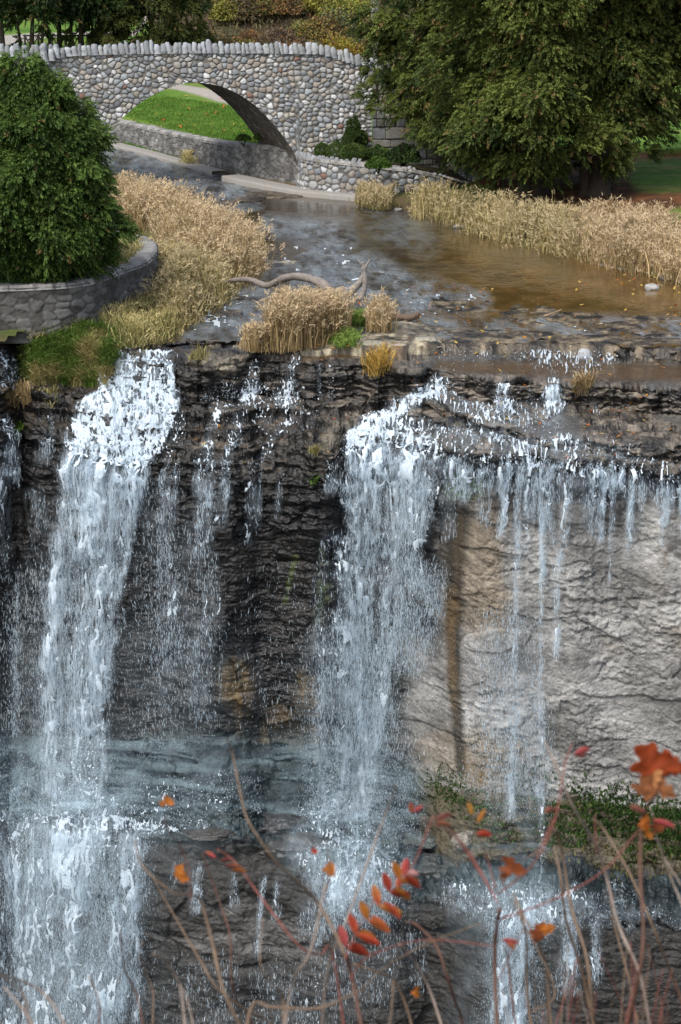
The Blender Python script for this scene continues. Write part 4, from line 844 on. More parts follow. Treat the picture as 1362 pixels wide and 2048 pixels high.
# soil bed and cobbled strip behind the planter wall
bed_px = [(596, 318), (650, 322), (750, 326), (830, 335), (930, 368), (960, 374), (860, 300), (740, 290), (600, 296)]
PB = [gz(x, y, z) for (x, y), z in zip(bed_px, [1.08, 1.08, 1.03, .9, .45, .25, .7, 1.1, 1.1])]
me_ = MB(); cen = np.mean(PB, 0)[None]; me_.add(np.vstack([PB, cen]), [np.array([[i, (i + 1) % 9, 9] for i in range(9)])], (.075, .065, .035)); struct(me_.build('planting_bed', M_ground))
cs = np.linspace(0, 1, 160); cwid = np.linspace(0, 1, 40); A0, A1, B0, B1 = gz(852, 312, .82), gz(945, 372, .25), gz(890, 308, .85), gz(985, 366, .32)
Cs, Cw = np.meshgrid(cs, cwid, indexing='ij'); Pc = (A0 * (1 - Cs[..., None]) + A1 * Cs[..., None]) * (1 - Cw[..., None]) + (B0 * (1 - Cs[..., None]) + B1 * Cs[..., None]) * Cw[..., None]
Ls = np.linalg.norm(A1 - A0); Lw = np.linalg.norm(B0 - A0); dC, cC = field(Cs * Ls, Cw * Lw, .17, 760, .07, gain=1.0); Pc[..., 2] += dC + .05
struct(mesh('cobbled_path', Pc.reshape(-1, 3), [grid_quads(160, 40)], M_stone, cC.reshape(-1, 3)))
# ================================================================== VEGETATION
def sprays(Cn, ax, Ls, col, leaf=.035, pairs=6, droop=.25, r=rng):
    """flat fans of small leaflets along an axis: scale-leaf cedar sprays"""
    n = len(Cn); ax = ax / np.linalg.norm(ax, axis=1)[:, None]; rv = r.normal(size=(n, 3)); sd_ = np.cross(ax, rv); sd_ /= np.linalg.norm(sd_, axis=1)[:, None]
    m = pairs * 2 + 1; V = np.empty((n, m, 3, 3))
    for k in range(m):
        t = (k // 2 + .3) / pairs if k < m - 1 else 1.0; s = (1 if k % 2 else -1) if k < m - 1 else 0
        b = Cn + ax * (Ls * t * .85)[:, None]; b[:, 2] -= droop * Ls * t * t
        wl_ = Ls * (.42 * (1 - .55 * t)); d = ax * .75 + sd_ * s * .8; d = d / np.linalg.norm(d, axis=1)[:, None]
        e = b + d * wl_[:, None]; e[:, 2] -= .08 * Ls; pw = np.cross(d, r.normal(size=(n, 3))); pw /= np.linalg.norm(pw, axis=1)[:, None]
        V[:, k, 0] = b - pw * leaf * .35; V[:, k, 1] = b + pw * leaf * .35 + d * (wl_ * .45)[:, None] + pw * leaf * .5; V[:, k, 2] = e
    f = np.arange(n * m * 3).reshape(-1, 3)
    return V.reshape(-1, 3), f, np.repeat(col, m * 3, 0)
def cedar(name, label, base, H, Rm, prof, nclump, per, rc, Ls, ca, cb, seed, trunks, group=None, leaf=.035, cat='tree', squash=1.0, zlow=.0, tipbrown=.15, mat=None, face=None):
    r = np.random.default_rng(seed); root = empty(name, tuple(base), label, cat, group)
    hs = []
    while len(hs) < nclump:
        h = r.random(nclump) ; k = r.random(nclump) < prof(h) / 1.05; hs.extend(h[k])
    h = np.array(hs[:nclump]); h = zlow + (1 - zlow) * h; a = r.random(nclump) * 2 * math.pi
    if face is not None:
        back_ = (np.sin(a) > .35) & (r.random(nclump) < face); a = np.where(back_, -a, a)
    lump = .60 + .66 * ss(.25, .75, fbm(np.cos(a) * 1.7 + 7, np.sin(a) * 1.7 + 7, h * 4.2, s=seed, o=3))
    inner = np.where(r.random(nclump) < .25, r.uniform(.45, .8, nclump), r.uniform(.82, 1.12, nclump)) * np.where(r.random(nclump) < .07, 1.22, 1)
    rad = Rm * prof(h) * lump * inner
    Cc = np.stack([np.cos(a) * rad, np.sin(a) * rad * squash, h * H], -1)
    out = np.stack([np.cos(a), np.sin(a), 0 * a + .15], -1)
    n = nclump * per; ci = np.repeat(np.arange(nclump), per)
    d = r.normal(size=(n, 3)); d /= np.linalg.norm(d, axis=1)[:, None]; d = d * np.array([1, 1, .75]) + out[ci] * .8 + np.array([0, 0, .15]); d /= np.linalg.norm(d, axis=1)[:, None]
    size = rc * r.uniform(.6, 1.4, nclump)[ci]; tt_ = r.random(n) ** .6
    P = Cc[ci] + d * (size * tt_)[:, None]; P[:, 2] -= .45 * size * tt_ ** 2 ; axis = d + out[ci] * .35 + np.array([0, 0, -.35]) * tt_[:, None]
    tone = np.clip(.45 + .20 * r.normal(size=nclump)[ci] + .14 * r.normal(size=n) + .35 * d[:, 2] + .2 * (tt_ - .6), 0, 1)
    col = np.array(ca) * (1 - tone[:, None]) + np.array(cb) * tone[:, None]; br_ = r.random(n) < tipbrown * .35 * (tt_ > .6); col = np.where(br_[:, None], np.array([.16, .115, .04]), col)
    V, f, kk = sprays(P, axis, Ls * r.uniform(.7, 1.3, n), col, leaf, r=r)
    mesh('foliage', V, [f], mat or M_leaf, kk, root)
    tb_ = MB()
    for (x0, y0, x1, y1, rr, hh) in trunks:
        p = catmull([(x0, y0, -.15), (x0 + (x1 - x0) * .3, y0 + (y1 - y0) * .3, hh * .35), (x1, y1, hh)], 6); q_, fc_ = tube_geo(p, np.linspace(rr * 1.25, rr * .35, len(p)) * np.array([1.35] + [1] * (len(p) - 1)), 10)
        mesh('trunk', q_ + .02 * (fbm(q_[:, 0] * 14, q_[:, 1] * 14, q_[:, 2] * 3, s=seed)[:, None] - .5) * np.array([1, 1, 0]), fc_, M_wood, np.array([.055, .042, .032]), root)
    return root
full = lambda h: np.clip(np.sin(np.clip(h * .93 + .10, 0, 1) * math.pi) ** .55, .05, 1) * (1.12 - .45 * h)
cone = lambda h: np.clip((1 - h) ** .75 * ss(-.08, .10, h) + .04, .03, 1)
G1, G2 = (.014, .038, .006), (.10, .165, .030)
Y1, Y2 = (.020, .040, .008), (.145, .180, .036)
b = gz(52, 556, 1.2); cedar('cedar_tree', 'broad bushy green cedar on the walled lawn in front of the bridge, left edge', b, 4.95, 2.0, lambda h: np.clip(ss(-.16, .40, h) * (1.04 - h) ** .95, .03, 1), 520, 44, .30, .25, G1, G2, 31, [(0, 0, .1, 0, .17, 3.2), (.05, .1, -.5, .1, .1, 3.0)], zlow=.06, leaf=.034, tipbrown=.06, face=.5)
b2 = gz(98, 556, 1.2); cedar('cedar_tree', 'lower green cedar leaning over the curved wall, just right of the left-edge cedar', b2, 4.45, 1.26, lambda h: np.clip(1 - ((h - .42) / np.where(h < .42, .50, .61)) ** 2, .04, 1) ** .75, 330, 44, .28, .24, G1, G2, 32, [(-.3, 0, 0, 0, .1, 2.4)], zlow=.0, leaf=.034, tipbrown=.06, face=.5)
b = gz(1075, 383, .55); cedar('cedar_tree', 'huge olive green cedar overhanging the tan grass on the right bank', b, 9.2, 3.0, lambda h: np.clip(ss(-.06, .20, h) * (1 - ss(.7, 1.15, h) * .75), .05, 1), 900, 34, .40, .28, Y1, Y2, 33, [(-.35, 0, -.6, 0, .22, 4), (.1, .2, .3, .2, .2, 4), (-.05, -.1, .1, -.3, .16, 3)], zlow=.06, leaf=.052, tipbrown=.2, face=.6)
b = gz(1196, 388, .6); cedar('cedar_tree', 'tall olive cedar with flared dark trunk beside the shaded lawn at right edge', b + np.array([0, 1.0, 0]), 10.5, 3.1, lambda h: np.clip(ss(.0, .30, h) * (1 - ss(.7, 1.15, h) * .7), .03, 1), 850, 34, .40, .28, Y1, (.135, .165, .034), 34, [(0, -.9, .6, 0, .30, 5), (-.35, -.8, -.6, 0, .16, 4)], zlow=.15, leaf=.052, tipbrown=.2, face=.6)
b = gz(1400, 350, .8); cedar('cedar_tree', 'dark cedar behind the shaded lawn, cut by the right edge', b + np.array([.6, 2.5, 0]), 10.5, 3.4, lambda h: np.clip(ss(.0, .25, h) * (1 - ss(.7, 1.15, h) * .7), .03, 1), 700, 32, .42, .29, Y1, (.125, .16, .03), 35, [(0, 0, .3, 0, .3, 5)], zlow=.17, leaf=.055, tipbrown=.2, face=.6)
b = at(872, 318, 80.6); cedar('cedar_tree', 'loose olive cedar hanging over the squared block wall at the bridge end', b, 8.5, 1.75, lambda h: np.clip(ss(-.15, .30, h) * (1 - ss(.75, 1.15, h) * .5), .03, 1), 400, 32, .33, .25, Y1, Y2, 36, [(.2, .3, 0, 0, .14, 5)], zlow=.14, leaf=.048, tipbrown=.25, face=.5)
b = gz(975, 345, .7); cedar('cedar_tree', 'low olive cedar sweeping down to the cobbled path beside the huge cedar', b, 7.0, 1.75, lambda h: np.clip(ss(-.06, .2, h) * (1 - ss(.6, 1.15, h) * .7), .03, 1), 430, 34, .36, .27, Y1, Y2, 37, [(.2, .2, 0, 0, .14, 4)], zlow=.05, leaf=.05, tipbrown=.25, face=.5)
# far trees beyond the bridge
def far(px, py, Y, *a, **k):
    p = at(px, py, Y); p[2] = ground_z(p[0], Y); return p
cedar('cedar_tree', 'dense olive round cedar behind the bridge coping, left of the autumn hillside', far(303, 100, 114), 7.0, 2.2, lambda h: np.clip(ss(-.05, .12, h) * (1 - ss(.7, 1.1, h) * .8), .05, 1), 420, 40, .34, .26, (.02, .035, .008), (.10, .11, .024), 41, [(0, 0, 0, 0, .2, 3)], leaf=.05)
for i, (px, Y, nm) in enumerate([(60, 112, 'dark'), (118, 114, 'dark'), (165, 113, 'dark'), (205, 118, 'dark')]):
    lab = ['dark multi-stemmed cedar nearest the yellow willow beyond the bridge', 'dark cedar on thick trunk in front of the log fence, left one', 'dark cedar with forked trunk in front of the log fence, middle one', 'dark cedar beside the dense round olive cedar, above the log fence'][i]
    cedar('cedar_tree', lab, far(px, 95, Y), 7.0, 1.75, lambda h: np.clip(ss(.18, .34, h) * (1 - ss(.75, 1.1, h) * .8), .02, 1), 300, 34, .38, .28, (.010, .022, .006), (.040, .070, .016), 50 + i, [(0, 0, .2 - .15 * i, 0, .17, 3.4), (.35, .2, .7, .2, .1, 3.2), (-.3, .1, -.6, 0, .1, 3.2)], zlow=.19, leaf=.055)
cedar('willow_tree', 'yellow autumn willow at the top left corner beyond the lawn', far(0, 70, 126), 8, 2.2, lambda h: np.clip(ss(.12, .4, h) * (1 - ss(.8, 1.1, h) * .7), .02, 1), 260, 40, .45, .40, (.16, .13, .02), (.34, .27, .05), 60, [(0, 0, 0, 0, .25, 4)], zlow=.2, leaf=.05)
tr_b = far(750, 100, 108); root = empty('bare_tree', tuple(tr_b), 'straight grey tree trunk standing on the hillside beyond the bridge', 'tree')
q_, fc_ = tube_geo([(0, 0, -.3), (-.02, 0, 1.5), (.02, 0, 4), (0, 0, 9)], [.22, .19, .18, .12], 12); mesh('trunk', q_, fc_, M_wood, np.array([.17, .16, .15]), root)
for s_ in (-1, 1):
    q_, fc_ = tube_geo([(0, 0, 6), (.6 * s_, .1, 7.2), (1.6 * s_, .2, 8.6)], [.08, .06, .02], 8); mesh('limb', q_, fc_, M_wood, np.array([.17, .16, .15]), root)
# leafy bushes
def bush(name, label, base, rad, n, leaf, ca, cb, seed, group=None, stems=5, cat='shrub', flat=1.0, orange=0.0, ball=False):
    r = np.random.default_rng(seed); root = empty(name, tuple(base), label, cat, group)
    d = r.normal(size=(n, 3)); d[:, 2] = np.abs(d[:, 2]) if not ball else d[:, 2]; d /= np.linalg.norm(d, axis=1)[:, None]
    lump = .7 + .6 * fbm(d[:, 0] * 2.2 + 5, d[:, 1] * 2.2 + 5, d[:, 2] * 2.2, s=seed, o=3) if not ball else .96 + .08 * r.random(n)
    rr = rad * lump * (r.random(n) ** (.28 if not ball else .06)); P = d * rr[:, None] * np.array([1, 1, flat]); P[:, 2] += .12 if not ball else rad * .9 * flat
    a = r.normal(size=(n, 3)); a = a / np.linalg.norm(a, axis=1)[:, None] + (d * .6); b_ = np.cross(a, r.normal(size=(n, 3))); a = a / np.linalg.norm(a, axis=1)[:, None] * leaf; b_ = b_ / np.linalg.norm(b_, axis=1)[:, None] * leaf * .5
    V = np.stack([P - a * .5, P + b_ * .5, P + a * .5, P - b_ * .5], 1).reshape(-1, 3); t = np.clip(.5 + .5 * (fbm(P[:, 0] * 1.5 / rad + 9, P[:, 1] * 1.5 / rad, P[:, 2] * 1.5 / rad, s=seed + 3, o=2) - .5) * 3 + .25 * r.normal(size=n), 0, 1)
    c = (np.array(ca) * (1 - t[:, None]) + np.array(cb) * t[:, None]) * (1.45 if 'hillside' in name else 1); og = r.random(n) < orange; c = np.where(og[:, None], np.array([.28, .14, .035]), c)
    mesh('foliage', V, [np.arange(4 * n).reshape(-1, 4)], M_leaf, np.repeat(c, 4, 0), root)
    tb_ = MB()
    for k in range(stems):
        e = r.normal(size=3) * rad * .5; e[2] = abs(e[2]) + rad * .5; e[2] *= flat; q, f = tube_geo([(0, 0, -.1), e * .5 + r.normal(size=3) * .05 * rad, e], [.03 * rad + .008, .02 * rad + .006, .004], 5); tb_.add(q, f, (.06, .045, .03))
    tb_.build('stems', M_wood, root)
    return root
hs = [(400, 92, 111, 1.0, (.05, .05, .015), (.15, .13, .04), .04), (440, 80, 113, 1.2, (.04, .045, .02), (.13, .11, .05), .03), (480, 40, 119, 1.5, (.07, .08, .02), (.2, .19, .05), .06), (500, 95, 111, 1.1, (.10, .05, .02), (.2, .11, .04), .12), (560, 70, 114, 1.3, (.06, .04, .03), (.14, .1, .06), .05), (545, 20, 123, 1.7, (.09, .10, .02), (.26, .24, .05), .08),
      (610, 95, 111, 1.0, (.05, .03, .02), (.13, .09, .05), .15), (640, 60, 115, 1.3, (.08, .07, .02), (.2, .15, .04), .1), (680, 90, 111.5, 1.2, (.10, .09, .015), (.26, .20, .03), .12), (700, 40, 117, 1.5, (.08, .10, .015), (.22, .22, .04), .04), (620, 15, 123, 1.6, (.06, .07, .02), (.17, .17, .05), .04), (735, 95, 112, .9, (.09, .04, .02), (.22, .1, .03), .2), (790, 70, 114, 1.3, (.06, .07, .02), (.17, .16, .05), .1), (430, 10, 125, 1.8, (.05, .065, .02), (.14, .15, .04), .03), (720, -20, 126, 2.0, (.06, .07, .02), (.2, .19, .05), .05), (520, -30, 130, 2.2, (.06, .07, .02), (.2, .18, .05), .05), (860, 20, 120, 2.2, (.06, .07, .02), (.18, .17, .05), .05), (350, -10, 128, 2.2, (.04, .05, .02), (.13, .12, .04), .05)]
hl = ['olive shrub low on the hillside beside the round cedar', 'grey green shrub on the hillside above the bridge crown', 'yellow green bush halfway up the autumn hillside', 'rusty brown bush just over the middle of the bridge coping', 'purplish grey bush on the hillside, centre', 'bright yellow bush high on the hillside', 'brown and orange bush right behind the coping', 'ochre bush on the middle slope of the hillside', 'golden orange bush near the right end of the coping', 'lime yellow bush left of the grey trunk', 'green bush at the top of the hillside', 'red brown bush at the foot of the grey trunk', 'mixed olive bush right of the grey trunk', 'dull green bush at the top behind the round cedar', 'olive bush at the top edge near the grey trunk', 'olive bush at the top edge above the bridge crown', 'olive bush behind the loose cedar at right', 'dark brown green bush at the top behind the dark cedars']
_ap = ['low', 'tall', 'sparse', 'dense', 'rounded', 'ragged']; _cn = [('olive', (.06, .07, .02), (.17, .16, .05)), ('brown', (.05, .04, .028), (.13, .10, .055)), ('yellow green', (.09, .10, .02), (.26, .24, .05)), ('grey green', (.045, .055, .03), (.13, .13, .07)), ('rust coloured', (.07, .042, .022), (.17, .10, .042))]
_pl = ['above the left part of the bridge', 'above the crown of the bridge', 'left of the grey trunk', 'right of the grey trunk', 'behind the right cedars']
for i in range(52):
    px = 395 + (i * 61.8) % 400; Y = 110.5 + (i * 7.31) % 17; q_ = [min(4, int((px - 395) / 80))][0]; cn = _cn[(i * 7) % 5]
    hs.append((px, 80, Y, rng.uniform(.7, 1.25), cn[1], cn[2], rng.choice([.02, .05, .15]))); hl.append('%s %s bush %s, %s the slope' % (_ap[i % 6], cn[0], _pl[q_], 'low on' if Y < 115 else 'partway up' if Y < 122 else 'high on'))
for i, (px, py, Y, rad, ca, cb, og) in enumerate(hs):
    Y += 6.5; p = at(px, py, Y); p[2] = ground_z(p[0], Y) - .1
    bush('hillside_bush', hl[i], p, rad * 1.2, 2600, .15, ca, cb, 800 + i, 'autumn bushes on the hillside', orange=og)
nu = 26000; ux = rng.uniform(-9, 16, nu); uy = rng.uniform(117, 142, nu); Pu = np.column_stack([ux, uy, ground_z(ux, uy) + .05]); tn = np.clip(fbm(ux * .4, uy * .4, s=790, o=3)[:, None] * 2 - .5 + rng.normal(0, .25, (nu, 1)), 0, 1)
def _und():
    V, f, k = blades(Pu, .32, (np.array([.05, .045, .025]), np.array([.15, .13, .055])), 791, .06, 1.0); og_ = np.repeat(rng.random(nu) < .12, 7); k = np.where(og_[:, None], np.array([.20, .10, .03]), k); struct(mesh('undergrowth', V, f, M_grass, k), 'stuff')
# clipped shrubs in the planter
E1, E2 = (.030, .060, .012), (.095, .145, .028)
bush('round_shrub', 'small round clipped shrub at the left end of the planter', gz(644, 316, 1.08), .26, 3000, .05, E1, E2, 840, 'clipped shrubs in the planter', ball=True)
bush('round_shrub', 'round clipped shrub second from the left in the planter', gz(672, 320, 1.08), .31, 3600, .05, E1, E2, 841, 'clipped shrubs in the planter', ball=True)
bush('round_shrub', 'largest round clipped shrub in front of the pointed one', gz(706, 324, 1.08), .42, 5000, .05, E1, E2, 842, 'clipped shrubs in the planter', ball=True, flat=.75)
bush('spreading_shrub', 'low spreading evergreen between the round shrubs and the hanging juniper', gz(755, 322, 1.04), .52, 4500, .07, E1, E2, 843, flat=.75)
bush('spreading_shrub', 'feathery evergreen at the right end of the planter by the block wall', gz(806, 330, .95), .62, 5500, .08, (.020, .045, .012), (.06, .105, .026), 844, flat=.85)
bush('hanging_juniper', 'bright green juniper spilling over the cobblestone planter wall', gz(757, 342, .98), .40, 3600, .08, (.025, .06, .008), (.08, .14, .02), 845, flat=.85)
cedar('conical_shrub', 'small pointed dark green conifer behind the round shrubs', at(706, 306, 82.0), 1.2, .40, cone, 110, 40, .08, .09, E1, (.05, .09, .016), 846, [(0, 0, 0, 0, .03, .8)], leaf=.02, cat='shrub')
bush('round_shrub', 'small dark shrub on the lawn seen through the arch', gz(487, 289, 1.15) + np.array([0, .3, 0]), .27, 1500, .06, E1, E2, 847, flat=.8)
bush('round_shrub', 'dark shrub half hidden by the arch edge on the lawn', gz(525, 291, 1.15) + np.array([0, .8, 0]), .36, 1500, .06, E1, E2, 848)

# ---- log fence beyond the bridge
fb = at(115, 92, 118); fb[2] = ground_z(fb[0], 118); fr = empty('log_fence', tuple(fb), 'dark rustic log fence with crossed braces under the far cedars', 'fence')
w0, w1 = float(at(50, 92, 118)[0] - fb[0]), float(at(212, 92, 118)[0] - fb[0]); npn = 6; xs = np.linspace(w0, w1, npn + 1)
def bar(name, a, b, r_): q, f = tube_geo([a, b], r_, 7); mesh(name, q, f, M_wood, np.array([.035, .03, .026]), fr)
for x_ in xs: bar('post', (x_, 0, -.2), (x_, 0, 1.55), .055)
for z_ in (.25, .75, 1.5): bar('rail', (w0 - .1, .03, z_), (w1 + .1, .03, z_), .04)
for i in range(npn):
    bar('brace', (xs[i], -.04, .25), (xs[i + 1], -.04, 1.5), .032); bar('brace', (xs[i], .08, 1.5), (xs[i + 1], .08, .25), .032)

# ---- grasses: bent blades
def blades(P, H, col, seed, width=.022, lean=.35, plume=0.0, wind=(0, 0)):
    r = np.random.default_rng(seed); n = len(P); H = np.broadcast_to(H, (n,)) * (.35 + .85 * r.random(n) ** .7); a = r.random(n) * 2 * math.pi; ln = lean * r.random(n) ** .8 * H
    dx, dy = np.cos(a) * ln + wind[0] * H, np.sin(a) * ln + wind[1] * H; yaw = r.random(n) * math.pi; sx, sy = np.cos(yaw), np.sin(yaw) * .6
    V = np.empty((n, 7, 3)); W = width * r.uniform(.6, 1.4, n)
    for k, (t, wk) in enumerate(((0, .7), (.45, 1.0), (.8, .7))):
        c = P + np.stack([dx * t ** 2, dy * t ** 2, H * t * (1 - .10 * t)], -1)
        V[:, 2 * k] = c - np.stack([sx, sy, 0 * sx], -1) * (W * wk * .5)[:, None]; V[:, 2 * k + 1] = c + np.stack([sx, sy, 0 * sx], -1) * (W * wk * .5)[:, None]
    V[:, 6] = P + np.stack([dx * 1.15, dy * 1.15, H * (.92 - .25 * (ln / H))], -1)
    b = np.arange(n)[:, None] * 7; q = np.concatenate([b + np.array([[0, 1, 3, 2]]), b + np.array([[2, 3, 5, 4]])]); t = b + np.array([[4, 5, 6]])
    tone = np.clip(r.random((n, 1)) * .8 + 1.6 * (fbm(P[:, 0] * 1.3, P[:, 1] * .8, s=seed + 9, o=3)[:, None] - .5) + .1, 0, 1); K = np.asarray(col); c = (K[0] * (1 - tone) + K[1] * tone) * r.uniform(.75, 1.25, (n, 1)); VV, KK, QQ, TT = V.reshape(-1, 3), np.repeat(c, 7, 0), q, t
    if plume > 0:
        m = r.random(n) < plume; Pp = V[m, 6]; k = len(Pp) * 5; s = np.repeat(np.arange(len(Pp)), 5); axd = np.stack([np.cos(a[m]) * .6, np.sin(a[m]) * .6, np.full(m.sum(), .5)], -1)[s] + r.normal(0, .45, (k, 3))
        base_ = Pp[s] - axd * .04 + r.normal(0, .03, (k, 3)) - np.array([0, 0, .05]); ww = np.cross(axd, r.normal(size=(k, 3))); ww /= np.linalg.norm(ww, axis=1)[:, None]
        v = np.stack([base_ - ww * .012, base_ + ww * .012, base_ + axd * .10], 1).reshape(-1, 3); TT = np.vstack([TT, np.arange(3 * k).reshape(-1, 3) + len(VV)]); VV = np.vstack([VV, v])
        KK = np.vstack([KK, np.repeat(np.array([K[2] if len(K) > 2 else K[1]]) * r.uniform(.8, 1.2, (k, 1)), 3, 0)])
    return VV, [QQ, TT], KK
def sample_poly(poly_px, n, Z, seed, dens=None):
    pl = np.array([gz(x, y, Z)[:2] for x, y in poly_px]); lo, hi = pl.min(0), pl.max(0); r = np.random.default_rng(seed); out = np.zeros((0, 2))
    while len(out) < n:
        c = lo + (hi - lo) * r.random((n * 2, 2)); k = inside(c[:, 0], c[:, 1], [tuple(p) for p in pl])
        if dens is not None: k &= r.random(len(c)) < dens(c[:, 0], c[:, 1])
        out = np.vstack([out, c[k]])
    return out[:n]
TAN = (np.array([.20, .14, .06]), np.array([.50, .37, .195]), np.array([.58, .45, .28]))
TANG = (np.array([.14, .125, .04]), np.array([.46, .37, .17]), np.array([.52, .42, .24]))
GRN = (np.array([.06, .125, .02]), np.array([.20, .29, .06]))
OLV = (np.array([.18, .17, .055]), np.array([.52, .44, .20]))
def reed(name, poly, n, H, cols, seed, Z=.15, plume=.5, lean=.5, width=.020, dens=None, kind='stuff'):
    n = int(n * .62); xy = sample_poly(poly, n, Z, seed, dens); xy = xy + np.random.default_rng(seed + 7).normal(0, .16, xy.shape); z = ground_z(xy[:, 0], xy[:, 1]) - .03
    pk = ss(.30, .52, fbm(xy[:, 0] * 1.5, xy[:, 1] * 1.0, s=seed + 12, o=3)) + .12; kp = np.random.default_rng(seed + 13).random(len(xy)) < pk; xy, z = xy[kp], z[kp]; n = len(xy); hn = H * (.36 + 1.1 * fbm(xy[:, 0] * 1.1, xy[:, 1] * .9, s=seed, o=3)); V, f, k = blades(np.column_stack([xy, z]), hn, cols, seed + 1, width, lean, plume)
    m2 = int(n * .35); j_ = np.random.default_rng(seed + 8).choice(n, m2); V2, f2, k2 = blades(np.column_stack([xy, z])[j_] + np.random.default_rng(seed + 9).normal(0, .12, (m2, 3)) * np.array([1, 1, 0]), hn[j_] * .5, cols, seed + 10, width, 1.2, 0)
    k = np.vstack([k, k2]); f = [np.vstack([f[i_], f2[i_] + len(V)]) for i_ in (0, 1)]; V = np.vstack([V, V2])
    return struct(mesh(name, V, f, M_grass, k), kind)
reed('reed_grass', [(232, 410), (300, 420), (400, 445), (470, 478), (516, 515), (516, 545), (470, 570), (420, 560), (360, 545), (330, 530), (325, 500), (318, 478), (300, 470), (240, 458)], 15000, 1.05, TAN, 901, plume=.75)
reed('reed_grass', [(330, 530), (420, 555), (480, 565), (455, 590), (415, 618), (385, 645), (350, 652), (300, 610), (300, 560)], 8500, .85, TANG, 902, plume=.55)
reed('bank_grass', [(300, 575), (330, 600), (372, 648), (330, 672), (260, 690), (200, 640), (180, 610), (240, 600)], 7000, .5, OLV, 903, plume=.1, lean=.8)
reed('bank_grass', [(310, 520), (330, 560), (260, 600), (170, 625), (230, 590), (290, 560)], 2600, .4, OLV, 904, plume=0, lean=.9)
# grass hanging over the left ledges
w_ = (soil * pixh).ravel(); w_ /= w_.sum(); i_ = rng.choice(len(w_), 11000, p=w_); Pg = PF.reshape(-1, 3)[i_] + rng.normal(0, .02, (11000, 3))
gm = fbm(Pg[:, 0] * 2.2, Pg[:, 2] * 2.2 + Pg[:, 1], s=906, o=2) > .52
for m_, cs_, nm in ((gm, GRN, 'green_grass'), (~gm, OLV, 'bank_grass')):
    V, f, k = blades(Pg[m_], .36, cs_, 906, .02, 1.0, 0, wind=(.1, -.45)); struct(mesh(nm, V, f, M_grass, k), 'stuff')
reed('reed_grass', [(830, 425), (880, 437), (950, 456), (960, 440), (900, 415), (840, 408)], 2600, .75, TANG, 911, plume=.4)
reed('reed_grass', [(950, 458), (1050, 486), (1130, 501), (1180, 513), (1190, 490), (1100, 468), (1000, 445), (960, 440)], 5200, .95, TANG, 912, plume=.7)
reed('reed_grass', [(1130, 500), (1230, 528), (1290, 540), (1300, 500), (1330, 480), (1250, 462), (1130, 455), (1110, 470)], 6500, .88, TAN, 913, plume=.8)
reed('reed_grass', [(1260, 530), (1362, 560), (1480, 590), (1480, 510), (1362, 492), (1300, 485)], 5500, .9, TAN, 914, plume=.8)
reed('green_grass', [(830, 400), (930, 405), (1010, 405), (960, 385), (880, 392)], 2200, .3, GRN, 915, plume=0)
def lawn_tufts(poly, n, Z, seed, H=.06):
    xy = sample_poly(poly, n, Z, seed); V, f, k = blades(np.column_stack([xy, ground_z(xy[:, 0], xy[:, 1]) - .01]), H, (np.array([.060, .14, .016]), np.array([.13, .23, .035])), seed, .02, .7); struct(mesh('lawn_grass', V, f, M_grass, k), 'stuff')
lawn_tufts([(180, 556), (245, 535), (295, 512), (304, 496), (285, 480), (235, 466), (180, 470)], 9000, 1.18, 920)
lawn_tufts([(238, 246), (262, 215), (310, 192), (400, 203), (450, 210), (520, 236), (540, 290), (350, 262)], 26000, 1.05, 921, .09)
# talus greenery at the foot of the limestone
def on_cliff(mask, n, H, cols, seed, name, width=.03, lean=.8, wind=(0, -.15), kind='stuff', label=None):
    w = (mask * pixh).ravel(); w = w / w.sum(); r = np.random.default_rng(seed); i = r.choice(len(w), n, p=w); P = PF.reshape(-1, 3)[i] + r.normal(0, .015, (n, 3)); V, f, k = blades(P, H, cols, seed, width, lean, 0, wind)
    o = mesh(name, V, f, M_grass, k)
    return struct(o, kind) if label is None else tag(o, *label)
on_cliff(np.maximum.reduce([paint([(880, 1570, 40, .8), (960, 1600, 50, .7)]), paint([(1130, 1640, 60, 1), (1260, 1650, 70, 1), (1362, 1670, 50, 1)]), paint([(1100, 1600, 90, .4), (1000, 1640, 70, .4)])]) * (SEG > 7.9) * ss(.35, .55, n1), 6500, .12, (np.array([.02, .045, .010]), np.array([.06, .11, .022])), 930, 'ground_cover', .035, 1.0)
on_cliff(paint([(1180, 1690, 60, .7), (1362, 1720, 50, .8), (1000, 1590, 60, .3)]) * (SEG > 7.9), 700, .14, (np.array([.07, .07, .025]), np.array([.18, .16, .06])), 931, 'ground_cover', .03, 1.0)
on_cliff(paint([(905, 970, 22, 1), (960, 985, 14, .3)]) , 350, .12, (np.array([.06, .12, .01]), np.array([.16, .25, .02])), 932, 'moss', .03, .7, (0, -.5))
